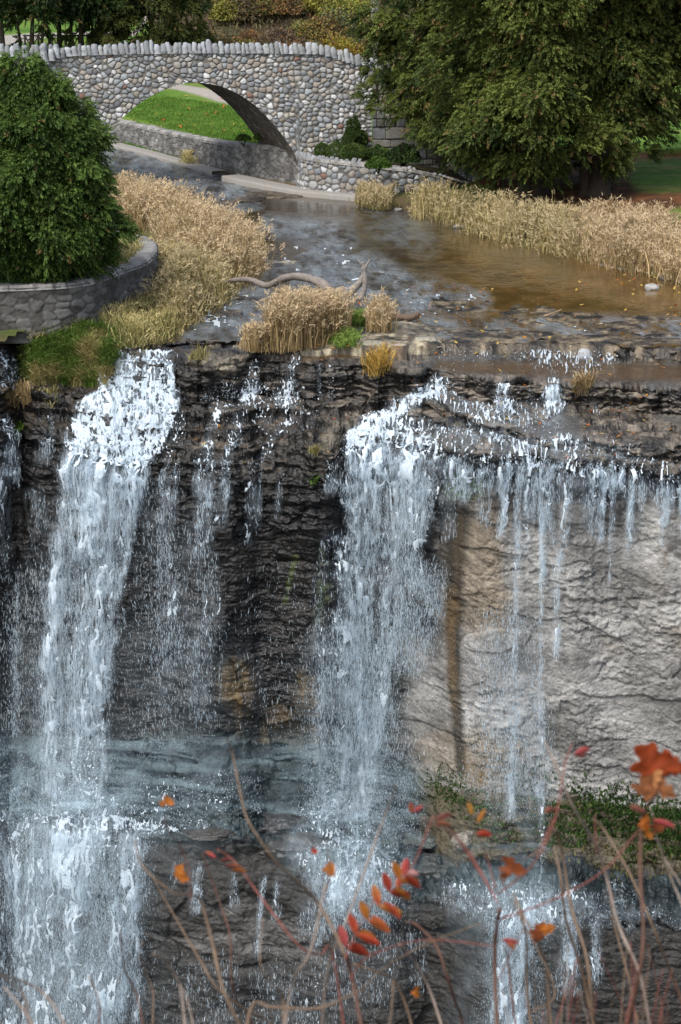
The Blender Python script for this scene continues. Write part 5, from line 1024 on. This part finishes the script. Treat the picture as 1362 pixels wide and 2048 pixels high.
# single tufts on the ledges
G = 'dry grass tufts on the ledges'
for (x, y, rx_, n, H, cols, lab, sd_) in [
    (395, 722, 14, 130, .34, OLV, 'small drooping tuft of dry grass on the pale rim beside the left fall', 1), (752, 738, 24, 330, .50, (np.array([.28, .17, .03]), np.array([.55, .36, .09])), 'golden tuft of grass on the ledge beside the wooden stump', 2),
    (1164, 778, 16, 230, .42, TAN, 'dry tan tuft hanging on the ledge of the right cascade', 3), (36, 800, 20, 260, .42, TAN, 'tan tuft of grass on the dark ledge at the left edge', 4), (98, 795, 16, 90, .2, OLV, 'low olive tuft on the ledge left of the white fall', 5),
    (34, 862, 10, 90, .2, GRN, 'bright green plant hanging below the tan tuft at the left edge', 6), (628, 910, 9, 70, .22, OLV, 'thin yellow green tuft low on the dark rock in the centre', 7), (625, 965, 7, 60, .18, GRN, 'tiny green tuft on the dark cliff in the centre', 8)]:
    on_cliff(paint([(x - rx_ * .4, y, rx_ * .8, 1), (x + rx_ * .4, y, rx_ * .8, 1)]) + 1e-9 * 0, n, H, cols, 950 + sd_, 'grass_tuft', .02, .9, (0, -.25), label=(lab, 'grass tuft', G))
def clump_(poly, n, H, cols, seed, label, Z=.12):
    xy = sample_poly(poly, n, Z, seed); xy = xy + np.random.default_rng(seed).normal(0, .09, xy.shape); V, f, k = blades(np.column_stack([xy, np.full(n, .05)]), H * (.55 + .9 * fbm(xy[:, 0] * 1.6, xy[:, 1] * 1.2, s=seed, o=2)), cols, seed, .018, .28, .8)
    m2 = int(n * .5); V2, f2, k2 = blades(np.column_stack([xy[:m2] + np.random.default_rng(seed + 9).normal(0, .12, (m2, 2)), np.full(m2, .03)]), H * .42, cols, seed + 10, .018, .8, 0)
    k = np.vstack([k, k2]); f = [np.vstack([f[i_], f2[i_] + len(V)]) for i_ in (0, 1)]; V = np.vstack([V, V2]); o = mesh('reed_clump', V, f, M_grass, k); tag(o, label, 'grass clump', 'reed clumps on the rock island')
clump_([(530, 692), (560, 672), (620, 655), (660, 650), (690, 662), (680, 678), (620, 690), (560, 698)], 2500, .92, TAN, 961, 'big tan reed clump on the rock island under the bent log')
clump_([(494, 692), (512, 684), (522, 690), (508, 698)], 420, .6, TAN, 962, 'small narrow tan reed clump left of the big clump')
clump_([(735, 655), (760, 643), (782, 650), (765, 662)], 420, .80, TAN, 963, 'tan reed clump right of the driftwood roots')
clump_([(716, 403), (750, 400), (790, 408), (770, 416), (730, 412)], 700, .62, TANG, 964, 'tan reed clump in the water below the cobblestone planter wall')
clump_([(668, 690), (700, 680), (712, 688), (690, 696)], 260, .3, GRN, 965, 'low green clump at the right foot of the big reed clump', .05)
clump_([(690, 655), (715, 640), (730, 648), (715, 660)], 300, .35, GRN, 966, 'green weeds at the foot of the driftwood roots', .05)
clump_([(365, 318), (378, 320), (386, 327), (372, 326)], 160, .45, OLV, 967, 'small yellow weed at the foot of the river wall')
_und()
# bare twigs over the reeds
def twig_bush(name, label, base, H, n, seed, col, spread=.5):
    r = np.random.default_rng(seed); m = MB()
    for k in range(n):
        a = r.random() * 6.28; e = np.array([math.cos(a) * spread * r.random(), math.sin(a) * spread * r.random(), H * r.uniform(.7, 1.1)]); q, f = tube_geo(catmull([(0, 0, -.05), e * .5 + r.normal(0, .05, 3), e], 3), np.linspace(.010, .004, 7), 4); m.add(q, f, col)
        for j in range(3):
            t = r.uniform(.4, .95); b0 = e * t; d = np.array([r.normal(0, .12), r.normal(0, .12), r.uniform(.08, .25)]); q, f = tube_geo([b0, b0 + d], [.006, .003], 4); m.add(q, f, col)
    o = m.build(name, M_wood, origin=base); tag(o, label, 'shrub')
for i, (x, y, Z, H, n, lab) in enumerate([(300, 402, .2, 1.0, 16, 'leafless dark twiggy shrub at the far end of the left reeds'), (375, 470, .2, 1.0, 12, 'brown seed-headed weed standing out of the left reeds'), (480, 505, .2, .9, 12, 'thin leafless twigs over the tip of the left reeds'), (915, 435, .2, .95, 26, 'dark leafless bush between the right bank grasses'), (50, 660, .2, .9, 9, 'thin bare stems against the dark garden wall')]):
    twig_bush('bare_shrub', lab, gz(x, y, Z), H, n, 970 + i, (.06, .04, .032))
def on_bench(x, y):
    i_ = int(np.argmin(np.abs(px_c - x))); j_ = int(np.argmin(np.abs(FPY[i_] - y))); return PF[i_, j_]
# ================================================================== DEADWOOD, STUMP, STONES
M_leafF = vmat('withered_leaf', .6, .3, 60, .3, 30, .25, .3, .003)
def log(name, label, pts_px, Ys, r0, r1, seed, col=(.22, .19, .165), cat='driftwood', branches=()):
    P = np.array([at(x, y, Y) for (x, y), Y in zip(pts_px, Ys)]); root = empty(name, tuple(P[0]), label, cat); O = P[0]
    def one(nm, P, r0, r1, k):
        Q = catmull(P, 8); r = np.linspace(r0, r1, len(Q)) * (1 + .18 * (fbm(np.arange(len(Q)) * .4, np.zeros(len(Q)), s=k) - .5)); q, f = tube_geo(Q, r, 14); q = q + .03 * (fbm(q[:, 0] * 6, q[:, 1] * 6, q[:, 2] * 14, s=k)[:, None] - .5)
        c = np.array(col) * (.55 + .9 * fbm(q[:, 0] * 3, q[:, 1] * 9, q[:, 2] * 22, s=k + 1, o=4))[:, None]; mesh(nm, q - O, f, M_wood, c, root)
    one('trunk', P, r0, r1, seed)
    for i, (bp, bY, a, b) in enumerate(branches): one('branch', np.array([at(x, y, Y) for (x, y), Y in zip(bp, bY)]), a, b, seed + 5 + i)
Yi = float(gz(600, 680, 0)[1])
log('fallen_log', 'bent grey log arching from the left reeds to the rock island', [(690, 610), (665, 588), (645, 568), (620, 558), (592, 553), (565, 558), (540, 570), (524, 569), (500, 560), (470, 560), (448, 564)], [Yi + .2, Yi + .6, Yi + 1, Yi + 1.5, Yi + 2.2, Yi + 2.9, Yi + 3.6, Yi + 4, Yi + 4.6, Yi + 5.2, Yi + 5.6], .115, .055, 1001)
Yd = float(gz(700, 640, 0)[1])
log('driftwood_root', 'pale twisted driftwood root standing upright on the rock island', [(676, 612), (684, 596), (702, 582), (720, 565), (728, 545), (725, 525)], [Yd] * 6, .14, .035, 1010, (.24, .215, .19), branches=[([(722, 600), (730, 570), (728, 540), (724, 524)], [Yd - .1] * 4, .075, .04), ([(727, 540), (734, 529), (739, 520)], [Yd - .1] * 3, .035, .018), ([(690, 600), (672, 590), (680, 578), (700, 580)], [Yd + .1] * 4, .09, .05), ([(676, 612), (690, 622), (715, 630)], [Yd] * 3, .10, .04), ([(724, 530), (719, 524), (715, 518)], [Yd - .1] * 3, .03, .012)])
log('driftwood_root', 'brown gnarled root end lying on the rock island right of the reeds', [(775, 632), (800, 634), (818, 636), (832, 632), (836, 625)], [Yd + .2, Yd, Yd - .2, Yd - .3, Yd - .3], .09, .065, 1020, (.15, .105, .075), branches=[([(815, 640), (800, 652), (785, 660)], [Yd - .2] * 3, .05, .03), ([(832, 634), (838, 642), (834, 650)], [Yd - .3] * 3, .04, .02), ([(800, 634), (790, 628), (778, 622)], [Yd] * 3, .05, .02)])
log('fallen_branch', 'thin bare branch lying on the shelf right of the wooden stump', [(840, 700), (860, 697), (884, 693)], [float(on_bench(860, 706)[1])] * 3, .026, .014, 1030, (.2, .17, .14))
log('fallen_branch', 'thin pale stick lying across the brown shallows on the rock ridge', [(1088, 632), (1105, 627), (1124, 619)], [float(gz(1100, 634, 0)[1])] * 3, .03, .015, 1031, (.25, .18, .12))
log('fallen_branch', 'dark broken stick on the rubble below the stump', [(735, 806), (745, 790), (750, 778)], [float(PF[int(np.argmin(np.abs(px_c - 754))), 70, 1]) - .2] * 3, .022, .015, 1032, (.08, .06, .045))
# stump
sb = on_bench(799, 718) + np.array([0, 0, .02]); st_ = empty('wooden_stump', tuple(sb), 'short weathered wooden stump standing in the shallow water on the ledge', 'stump')
a_ = np.linspace(0, 2 * math.pi, 40, endpoint=False); rad_ = .115 * (1 + .10 * (fbm(np.cos(a_) * 2 + 4, np.sin(a_) * 2 + 4, s=1040, o=3) - .5) * 4)
rowsS = [np.stack([np.cos(a_) * rad_ * k, np.sin(a_) * rad_ * k, np.full(40, z)], -1) for k, z in ((1.1, -.12), (1.05, 0), (1, .12), (1.02, .24))]
V = np.array(rowsS).reshape(-1, 3); i = np.arange(3)[:, None] * 40; j = np.arange(40)[None]; j2 = (j + 1) % 40; q = np.stack([i + j, i + j2, i + 40 + j2, i + 40 + j], -1).reshape(-1, 4)
mesh('bark', V, [q], M_wood, np.tile(np.array([.25, .195, .14]), (160, 1)) * (.5 + fbm(np.tile(a_, 4) * 5, V[:, 2] * 2, s=1041, o=3))[:, None], st_)
Vt = np.vstack([rowsS[3] + np.array([0, 0, .002]), [[0, 0, .245]]]); mesh('cut_face', Vt, [np.array([[k, (k + 1) % 40, 40] for k in range(40)])], M_wood, np.array([.36, .31, .25]), st_)
st_.scale = (1.3, 1.3, 1.35)
def stone(name, label, px, py, Z, s, col, seed, Yoff=0, group=None):
    c = gz(px, py, Z); V, f = rock_geo((0, 0, s[2] * .35), s, seed); o = mesh(name, V, f, M_rock, np.array(list(col) + [.75])); o.location = tuple(on_bench(px, py + 5) + np.array([0, -.30, .02])) if 700 < py < 720 and px > 1000 else (c[0], c[1] + Yoff, Z); tag(o, label, 'stone', group)
stone('boulder', 'pale rounded stone lying in the brown shallows by the right bank', 1303, 578, 0, (.17, .14, .10), (.34, .33, .31), 1, 0)
stone('boulder', 'light grey stone sitting in the little cascade on the right', 1166, 708, -.15, (.16, .13, .17), (.36, .37, .38), 2, 0)
stone('boulder', 'flat grey stone at the water edge below the dark bush', 922, 455, 0, (.24, .16, .07), (.2, .19, .17), 3)
stone('boulder', 'small flat grey stone in the pool below the planter wall', 797, 421, 0, (.13, .1, .06), (.2, .19, .18), 4)
stone('boulder', 'wet brown rock at the right edge of the shallows', 1345, 558, 0, (.34, .2, .09), (.09, .07, .05), 5)
stone('boulder', 'small round pale stone at the foot of the big reed clump', 540, 702, -.05, (.07, .06, .05), (.3, .28, .24), 6)
stone('boulder', 'squared pale block on the rim of the rock island', 850, 688, -.02, (.26, .18, .12), (.3, .28, .22), 7)
stone('boulder', 'cracked pale block at the front of the rock island', 745, 695, -.02, (.34, .16, .11), (.26, .24, .18), 8)
stone('boulder', 'grey flat slab under the bank beside the dark garden wall', 125, 640, .2, (.45, .3, .10), (.2, .19, .175), 9)
stone('boulder', 'dark tilted slab below the garden wall at the left edge', 20, 665, .1, (.5, .3, .12), (.10, .095, .09), 10)
for i, (x, y, s, c, lab) in enumerate([(600, 1678, (.75, .5, .22), (.045, .043, .04), 'long dark wet slab on the lower bench between the two falls'), (570, 1650, (.5, .35, .2), (.035, .035, .036), 'dark block behind the long slab on the lower bench'), (865, 1735, (.62, .5, .30), (.045, .05, .048), 'big tilted dark block right of the lower splash'), (930, 1680, (.22, .18, .16), (.2, .18, .15), 'pale tan stone at the foot of the green slope'), (820, 1690, (.5, .35, .14), (.06, .07, .065), 'flat mossy slab beside the right splash'), (420, 1672, (.45, .3, .08), (.05, .045, .04), 'low rounded wet slab right of the main splash')]):
    p = on_bench(x, y); V, f = rock_geo((0, 0, 0), s, 60 + i, 44, .55); V = V * (1 + .10 * plates(V[:, 0] + V[:, 1], V[:, 2] + 3, .13, 2.5, 66 + i) + .12 * (fbm(V[:, 0] * 5, V[:, 1] * 5, V[:, 2] * 9, s=67, o=4) - .5))[:, None]; o = mesh('fallen_block', V, f, M_rock, np.array(list(c) + [.35])); o.location = tuple(p + np.array([0, -.1, .02])); tag(o, lab, 'rock')
# scattered autumn leaves on the wet shelves
def leaf_cards(P, seed, size=.05):
    r = np.random.default_rng(seed); n = len(P); a = r.random(n) * 6.28; s = size * r.uniform(.6, 1.4, n); d = np.stack([np.cos(a), np.sin(a), r.normal(0, .3, n)], -1) * s[:, None]; e = np.stack([-np.sin(a), np.cos(a), r.normal(0, .3, n)], -1) * (s * .7)[:, None]
    V = np.stack([P - d, P + e * .8 + d * .2, P + d, P - e * .8 + d * .2], 1).reshape(-1, 3) + np.array([0, 0, .03]); C_ = np.array([[.45, .20, .03], [.40, .11, .025], [.50, .34, .08], [.22, .11, .05]])[r.integers(0, 4, n)]
    return V, [np.arange(4 * n).reshape(-1, 4)], np.repeat(C_, 4, 0)
wl2 = ((NF[..., 2] > .6) & (SEG < 6) & (FPX > 640)).astype(float) + ((NF[..., 2] > .6) & (SEG < 6) & (FPX > 360)) * .4; wl2 = (wl2 * pixh * ss(.45, .6, n1)).ravel(); wl2 /= wl2.sum()
P = PF.reshape(-1, 3)[rng.choice(len(wl2), 260, p=wl2)]
px_l = rng.uniform(690, 1362, 150); py_l = rng.uniform(560, 690, 150); P = np.vstack([P, gz(px_l, py_l, .04), gz(rng.uniform(480, 860, 70), rng.uniform(675, 700, 70), .10), gz(rng.normal(1290, 40, 40), rng.normal(556, 8, 40), .05)])
V, f, k = leaf_cards(P, 1050); struct(mesh('leaf_litter', V, f, M_leafF, k), 'stuff')
xy = sample_poly([(200, 552), (245, 535), (295, 512), (304, 496), (285, 480), (235, 466)], 70, 1.2, 1051); V, f, k = leaf_cards(np.column_stack([xy, ground_z(xy[:, 0], xy[:, 1]) + .03]), 1052, .055); struct(mesh('leaf_litter', V, f, M_leafF, k), 'stuff')
xy = sample_poly([(260, 240), (340, 190), (480, 200), (530, 285)], 90, 1.05, 1053); V, f, k = leaf_cards(np.column_stack([xy, ground_z(xy[:, 0], xy[:, 1]) + .05]), 1054, .07); struct(mesh('leaf_litter', V, f, M_leafF, k), 'stuff')

# ================================================================== FOREGROUND SAPLINGS on the near rim
M_stem = vmat('stem_bark', .65, .3, 120, .3, 60, .3, 0, .002)
YF = 4.5
def stem_pts(pts, Y): return np.array([at(x, y, Y + dz) for (x, y), dz in zip(pts, np.linspace(0, .0, len(pts)))])
def shrivel(c, size, seed, col, nrm=(0, -1, .1)):
    """a withered broad leaf: lobed, folded and curled"""
    r = np.random.default_rng(seed); n = 15; u, v = np.meshgrid(np.linspace(-1, 1, n), np.linspace(-1, 1, n), indexing='ij'); ang = np.arctan2(v, u); rad = np.maximum(np.abs(u), np.abs(v))
    out = (.72 + .28 * np.cos(ang * 2.5 + r.random() * 6) * r.uniform(.5, 1) + .12 * np.sin(ang * 7 + r.random() * 6)); x = np.cos(ang) * rad * out; y = np.sin(ang) * rad * out
    z = .35 * (x * x) * r.uniform(-1.2, 1.2) + .30 * y * y * r.uniform(-1, 1) + .35 * (fbm(x * 2 + 5, y * 2 + 5, s=seed, o=3) - .5); P = np.stack([x, z, y], -1) * size
    a, b = r.uniform(-.6, .6), r.uniform(-.9, .9); ca, sa, cb, sb_ = math.cos(a), math.sin(a), math.cos(b), math.sin(b)
    P = np.stack([P[..., 0] * cb - P[..., 2] * sb_, P[..., 1], P[..., 0] * sb_ + P[..., 2] * cb], -1); P = np.stack([P[..., 0] * ca - P[..., 1] * sa, P[..., 0] * sa + P[..., 1] * ca, P[..., 2]], -1)
    k = np.array(col) * (.6 + .8 * fbm(x * 3 + 3, y * 3, s=seed + 1, o=3))[..., None]
    return P.reshape(-1, 3) + np.asarray(c), [grid_quads(n, n)], k.reshape(-1, 3)
def leaflet(b, d, L, w, seed, col):
    r = np.random.default_rng(seed); d = np.asarray(d, float); d /= np.linalg.norm(d); s = np.cross(d, np.array([.2, 1, .1])); s /= np.linalg.norm(s); t = np.linspace(0, 1, 9); nrm = np.cross(s, d)
    wid = w * np.sin(np.clip(t * .94 + .04, 0, 1) * math.pi) ** .8; rows_ = []
    for q in (-1, -.5, 0, .5, 1): rows_.append(b + d * (L * t)[:, None] + s * (wid * q)[:, None] + nrm * (.25 * L * r.uniform(.5, 1.2) * t ** 2 + wid * abs(q) * .6)[:, None])
    P = np.stack(rows_, 1); tc_ = np.clip(t[:, None] * r.uniform(-.6, .6) + r.uniform(-.35, .1) + .2 * np.abs(np.linspace(-1, 1, 5))[None], 0, 1)[..., None]; kc_ = (np.array(col) * (1 - tc_) + np.array([.42, .20, .035]) * tc_) * r.uniform(.7, 1.15) * (1 - .35 * (np.abs(np.linspace(-1, 1, 5)) < .2))[None, :, None]
    return P.reshape(-1, 3), [grid_quads(9, 5)], kc_.reshape(-1, 3)
BR, GY_, RD, TN = (.105, .052, .035), (.24, .19, .155), (.20, .065, .05), (.17, .115, .075)
def sapling(label, lines, leaves=(), Y=YF, cat='sapling', name='sapling', leaflets=()):
    """lines: (points from the foot up, width in px at the foot, at the tip, colour)"""
    foot = at(lines[0][0][0][0], lines[0][0][0][1], Y); root = empty(name, tuple(foot), label, cat, 'saplings on the near rim'); O = foot
    for i, (pts, w0, w1, c) in enumerate(lines):
        P = stem_pts(pts, Y); P[:, 1] += .06 * np.sin(np.arange(len(P)) * 1.3 + i + len(pts)); Q = catmull(P, 7); k = Y / F * .5; r_ = np.linspace(w0, w1, len(Q)) * k * .8
        node = 1 + .25 * (h1(np.arange(len(Q)) * .29, i + 3) > .82); q, f = tube_geo(Q, r_ * node, 8); mesh('stem' if i == 0 else 'twig', q - O, f, M_stem, np.array(c), root)
    for i, (x, y, s, c) in enumerate(leaves):
        V, f, k = shrivel(at(x, y, Y - .02), s * Y / F, int(x * 7 + y), c); mesh('leaf', V - O, f, M_leafF, k, root)
    for i, (x, y, dx, dy, L, w, c) in enumerate(leaflets):
        V, f, k = leaflet(at(x, y, Y - .01), (dx, rng.uniform(-.3, .3), -dy), L * Y / F, w * Y / F, int(x * 3 + y * 5), c); mesh('leaflet', V - O, f, M_leafF, k, root)
OR, RR, RB, PK = (.40, .13, .022), (.36, .045, .022), (.22, .06, .02), (.42, .07, .07)
sapling('bent grey brown stem rising left of centre, its bare tip over the dark cliff foot', [([(735, 2160), (712, 1960), (681, 1890), (640, 1838), (608, 1788), (555, 1708), (500, 1625), (480, 1590), (463, 1530), (454, 1488)], 9, 4, TN)])
sapling('tan stem with one curled orange leaf near its top, left of centre', [([(530, 2160), (497, 2060), (450, 1960), (425, 1900), (400, 1830), (383, 1795), (350, 1763), (290, 1718), (266, 1695)], 10, 4, TN), ([(383, 1795), (372, 1750), (352, 1700), (345, 1660), (333, 1612)], 5, 3, BR)], [(360, 1748, 24, OR), (336, 1602, 16, OR), (325, 1606, 9, OR)])
sapling('grey leaning stem crossing behind the orange-leaved stem at lower left', [([(600, 2160), (540, 2070), (500, 2020), (440, 1955), (400, 1910), (330, 1822), (296, 1762)], 8, 3, TN)], Y=5.0)
sapling('thin dark brown stem leaning left below the dark lower slab', [([(520, 2160), (500, 2060), (475, 2000), (465, 1930), (460, 1860), (430, 1800), (402, 1722)], 7, 3, BR)], Y=5.2)
sapling('pale grey stem hooked at the tip against the lower falls', [([(400, 2160), (372, 2060), (355, 1995), (330, 1940), (312, 1888)], 8, 5, GY_), ([(410, 2160), (388, 2060), (365, 2010), (346, 1966)], 6, 3, GY_)], Y=4.2)
sapling('grey twigs fanning in from the bottom left corner', [([(190, 2160), (130, 2052), (80, 2015), (30, 1972), (-10, 1925)], 8, 5, GY_), ([(110, 2160), (62, 2062), (40, 2020), (-5, 1962)], 6, 4, GY_), ([(140, 2160), (60, 2040), (0, 2002)], 7, 5, GY_), ([(62, 2062), (40, 2010), (22, 1975)], 3, 2, BR)], Y=4.2)
sapling('thin dark stem in front of the large lower fall, left one of a close pair', [([(310, 2160), (288, 2060), (268, 2010), (247, 1950), (244, 1848)], 7, 3, BR), ([(303, 2100), (303, 2010), (286, 1960), (283, 1900), (290, 1860)], 5, 3, TN)], Y=5.0)
sapling('short forked dark twig at the bottom, left of the pale hooked stem', [([(215, 2160), (201, 2060), (196, 2012), (170, 1976)], 7, 3, BR), ([(197, 2015), (215, 2002)], 4, 2, BR)], Y=4.4)
sapling('slender tan stem beside the tall grey arching one, bottom centre', [([(570, 2160), (566, 2040), (562, 2005), (543, 1955), (522, 1900), (526, 1835)], 7, 3, TN)], Y=4.9)
sapling('tall grey arching stem left of the red sumac leaf', [([(560, 2160), (572, 2050), (584, 1990), (592, 1935), (622, 1875), (652, 1765)], 8, 5, GY_), ([(652, 1765), (660, 1730), (655, 1700)], 4, 2, BR)], [(660, 1738, 20, OR), (628, 1702, 10, RR)], Y=4.4)
sapling('low grey branch curving level across the bottom centre', [([(480, 2160), (500, 2040), (540, 2035), (600, 2004), (650, 1985), (720, 1980)], 8, 6, TN)], Y=4.2)
sapling('thin red stalk slanting down across the centre with a withered pink tip', [([(700, 2160), (665, 1930), (640, 1905), (600, 1868), (540, 1810), (470, 1745), (432, 1716)], 6, 4, RD)], leaflets=[(432, 1716, -.5, -.2, 26, 5, PK), (450, 1730, 1, .3, 40, 7, RD), (462, 1740, 1, .2, 34, 6, RB), (440, 1722, .8, .1, 26, 6, RD)], Y=4.7)
# the red sumac leaf
lf = []
sp = [(692, 1893), (712, 1868), (735, 1840), (758, 1812), (780, 1785), (800, 1760)]
for i in range(len(sp)):
    x, y = sp[i]
    lf += [(x, y, .9, .55 - .25 * i / 5, 60 - 3 * i, 11, [RR, RR, (.4, .10, .03), OR, RR, (.45, .14, .03)][i]), (x + 8, y - 8, .7, .75, 52, 10, [RR, OR, (.42, .1, .03), RR, OR, RR][i]), (x, y, -.35, -.9, 46, 10, [PK, RR, OR, RR, RR, OR][i])]
sapling('sumac shoot with one big compound leaf turned orange and red, bottom centre', [([(745, 2160), (722, 2050), (706, 1990), (693, 1925), (690, 1893)], 12, 8, BR), ([(690, 1893), (712, 1868), (758, 1812), (806, 1752)], 4, 2, RD), ([(700, 1950), (740, 1935), (850, 1900), (990, 1880)], 4, 2.5, RD), ([(712, 2010), (770, 1960), (860, 1880), (960, 1820)], 4, 2, TN)], leaflets=lf + [(806, 1752, .2, -1, 40, 9, PK), (812, 1748, 1, .3, 30, 10, (.6, .3, .28)), (800, 1755, -.2, .9, 30, 8, PK)], Y=4.3)
sapling('thin grey stem curving up past the sumac leaf toward the right fall', [([(640, 2160), (652, 1960), (681, 1850), (703, 1800), (745, 1712), (771, 1650), (786, 1590), (790, 1548)], 7, 3, GY_)], Y=4.9)
sapling('main red brown sumac stem with bare leaf stalks spreading from its top, right of centre', [([(1000, 2160), (995, 2060), (993, 1950), (995, 1870), (996, 1800)], 13, 9, BR),
    ([(996, 1800), (965, 1770), (910, 1690), (868, 1640), (846, 1612)], 5, 3, RD), ([(996, 1800), (950, 1740), (900, 1672), (874, 1640)], 5, 3, RD), ([(996, 1800), (975, 1730), (962, 1680), (955, 1645)], 4, 2.5, RD), ([(996, 1800), (1060, 1712), (1104, 1625), (1130, 1545), (1150, 1508)], 5, 3, RD), ([(1000, 1850), (1100, 1780), (1200, 1722), (1282, 1665)], 5, 3, RD),
    ([(868, 1640), (830, 1700), (806, 1735)], 4, 2.5, RD), ([(1104, 1625), (1070, 1680), (1040, 1720)], 4, 2, RD), ([(992, 1935), (1020, 1900), (1060, 1860)], 4, 2, BR)],
    [(1026, 1734, 30, RB), (1010, 1752, 16, RB)], leaflets=[(846, 1612, -.5, .3, 24, 5, PK), (822, 1605, 0, .9, 24, 6, PK), (868, 1640, 1, -.25, 44, 6, RD), (872, 1645, .9, .4, 36, 7, RD), (955, 1645, .5, -.9, 32, 5, OR), (944, 1630, -.4, -1, 30, 6, (.45, .2, .03)), (952, 1668, 1, .15, 34, 9, RR), (1150, 1508, 1, -.3, 34, 8, PK), (1146, 1508, .9, .3, 30, 7, RD), (1104, 1620, .8, .3, 22, 7, RD), (1106, 1616, -.6, .3, 20, 7, RD), (1003, 1880, 1, .25, 40, 7, PK), (1012, 1884, .7, .6, 26, 6, PK)], Y=4.3)
sapling('sapling topped by two large dark orange withered leaves, right edge', [([(1245, 2160), (1256, 2060), (1270, 1930), (1282, 1850), (1285, 1750), (1292, 1660), (1300, 1602), (1308, 1560)], 11, 6, BR)], [(1310, 1522, 54, (.26, .045, .012)), (1348, 1534, 40, (.25, .045, .014)), (1290, 1574, 34, (.27, .10, .04)), (1322, 1578, 34, (.30, .115, .045)), (1308, 1553, 26, (.36, .16, .06)), (1290, 1648, 22, (.42, .12, .02)), (1312, 1656, 20, RB), (1296, 1668, 14, OR)], leaflets=[(1306, 1640, 1, .45, 52, 8, PK), (1290, 1625, -.9, -.3, 34, 7, RD)], Y=4.2)
sapling('long greyish stem leaning left toward the pale limestone, right side', [([(1330, 2160), (1300, 2060), (1275, 1930), (1240, 1860), (1220, 1780), (1190, 1690), (1140, 1592), (1105, 1510), (1090, 1490)], 10, 4, GY_), ([(1190, 1690), (1186, 1655), (1192, 1635)], 3, 2, RD)], Y=4.8)
sapling('tan stem right of the sumac with a dark curled leaf at its bend', [([(1215, 2160), (1195, 2060), (1180, 2000), (1170, 1900), (1146, 1830), (1130, 1730), (1112, 1660), (1104, 1640)], 10, 5, TN)], [(1076, 1866, 27, RB), (1094, 1858, 20, OR)], Y=4.6)
sapling('thin grey stem sweeping off toward the right edge', [([(1420, 2160), (1362, 2000), (1332, 1920), (1300, 1832), (1260, 1745), (1215, 1680), (1190, 1652)], 9, 4, TN)], Y=4.9)
sapling('grey twig dropping from the big withered leaf to the right edge', [([(1450, 2160), (1380, 1860), (1350, 1780), (1316, 1682), (1300, 1612)], 6, 4, GY_), ([(1330, 1720), (1362, 1760)], 4, 3, GY_)], Y=4.8)
sapling('tan stem leaning left between the sumac and the limestone stems', [([(1095, 2160), (1064, 2060), (1056, 1960), (1052, 1880), (1040, 1810), (1028, 1785)], 9, 5, TN), ([(1060, 2000), (1110, 1980), (1040, 1850), (1000, 1765)], 5, 3, TN)], Y=4.8)
sapling('brown stem below the big sumac leaf curving right at the bottom', [([(940, 2160), (925, 2060), (910, 2000), (890, 1922), (870, 1880), (834, 1868), (812, 1862)], 8, 5, BR)], Y=4.9)
sapling('grey stem behind the sumac leaf leaning left at the bottom', [([(920, 2160), (886, 2060), (860, 2000), (830, 1935), (798, 1872)], 8, 5, GY_), ([(840, 2160), (822, 2060), (790, 1980), (760, 1935), (706, 1905)], 8, 5, TN)], [(832, 1985, 15, OR)], Y=5.0)
sapling('short hooked pale twig right of the big sumac leaf at the bottom', [([(700, 2160), (770, 2045), (784, 2018), (788, 1985)], 5, 4, TN)], Y=4.5)
sapling('slim brown stem between the small lower fall and the sumac stem', [([(1130, 2160), (1105, 2060), (1098, 1960), (1080, 1890), (1060, 1840), (1030, 1800)], 8, 4, TN), ([(1048, 2160), (1030, 2040), (1020, 1950), (1012, 1905)], 7, 4, BR)], Y=5.1)
sapling('tan stem rising straight beside the dark lower rock at right', [([(1215, 2160), (1185, 2040), (1168, 1960), (1130, 1830), (1118, 1740), (1108, 1690)], 9, 5, TN), ([(1290, 2160), (1265, 1990), (1232, 1860), (1222, 1790)], 7, 4, TN)], Y=5.2)
for i in range(6):
    r = np.random.default_rng(2000 + i); L_ = []
    for k in range(7):
        x0 = r.uniform(1060, 1400); x1 = x0 + r.normal(0, 45); y1 = r.uniform(1890, 2010); L_.append(([(x0, 2170), ((x0 + x1) / 2 + r.normal(0, 12), (2170 + y1) / 2), (x1, y1)], r.uniform(3, 6), 2, [BR, RD, TN, GY_][r.integers(0, 4)]))
    lab = ['tangle of thin red twigs in the bottom right corner, foremost', 'tangle of thin twigs behind the right saplings, leftmost', 'fine brown brush low between the right stems', 'fine grey brush low at the right edge', 'dark thin brush beneath the withered orange leaves', 'mixed thin twigs at the bottom, right of the small fall'][i]
    sapling(lab, L_, Y=4.3 + .2 * i, name='brush', cat='brush')
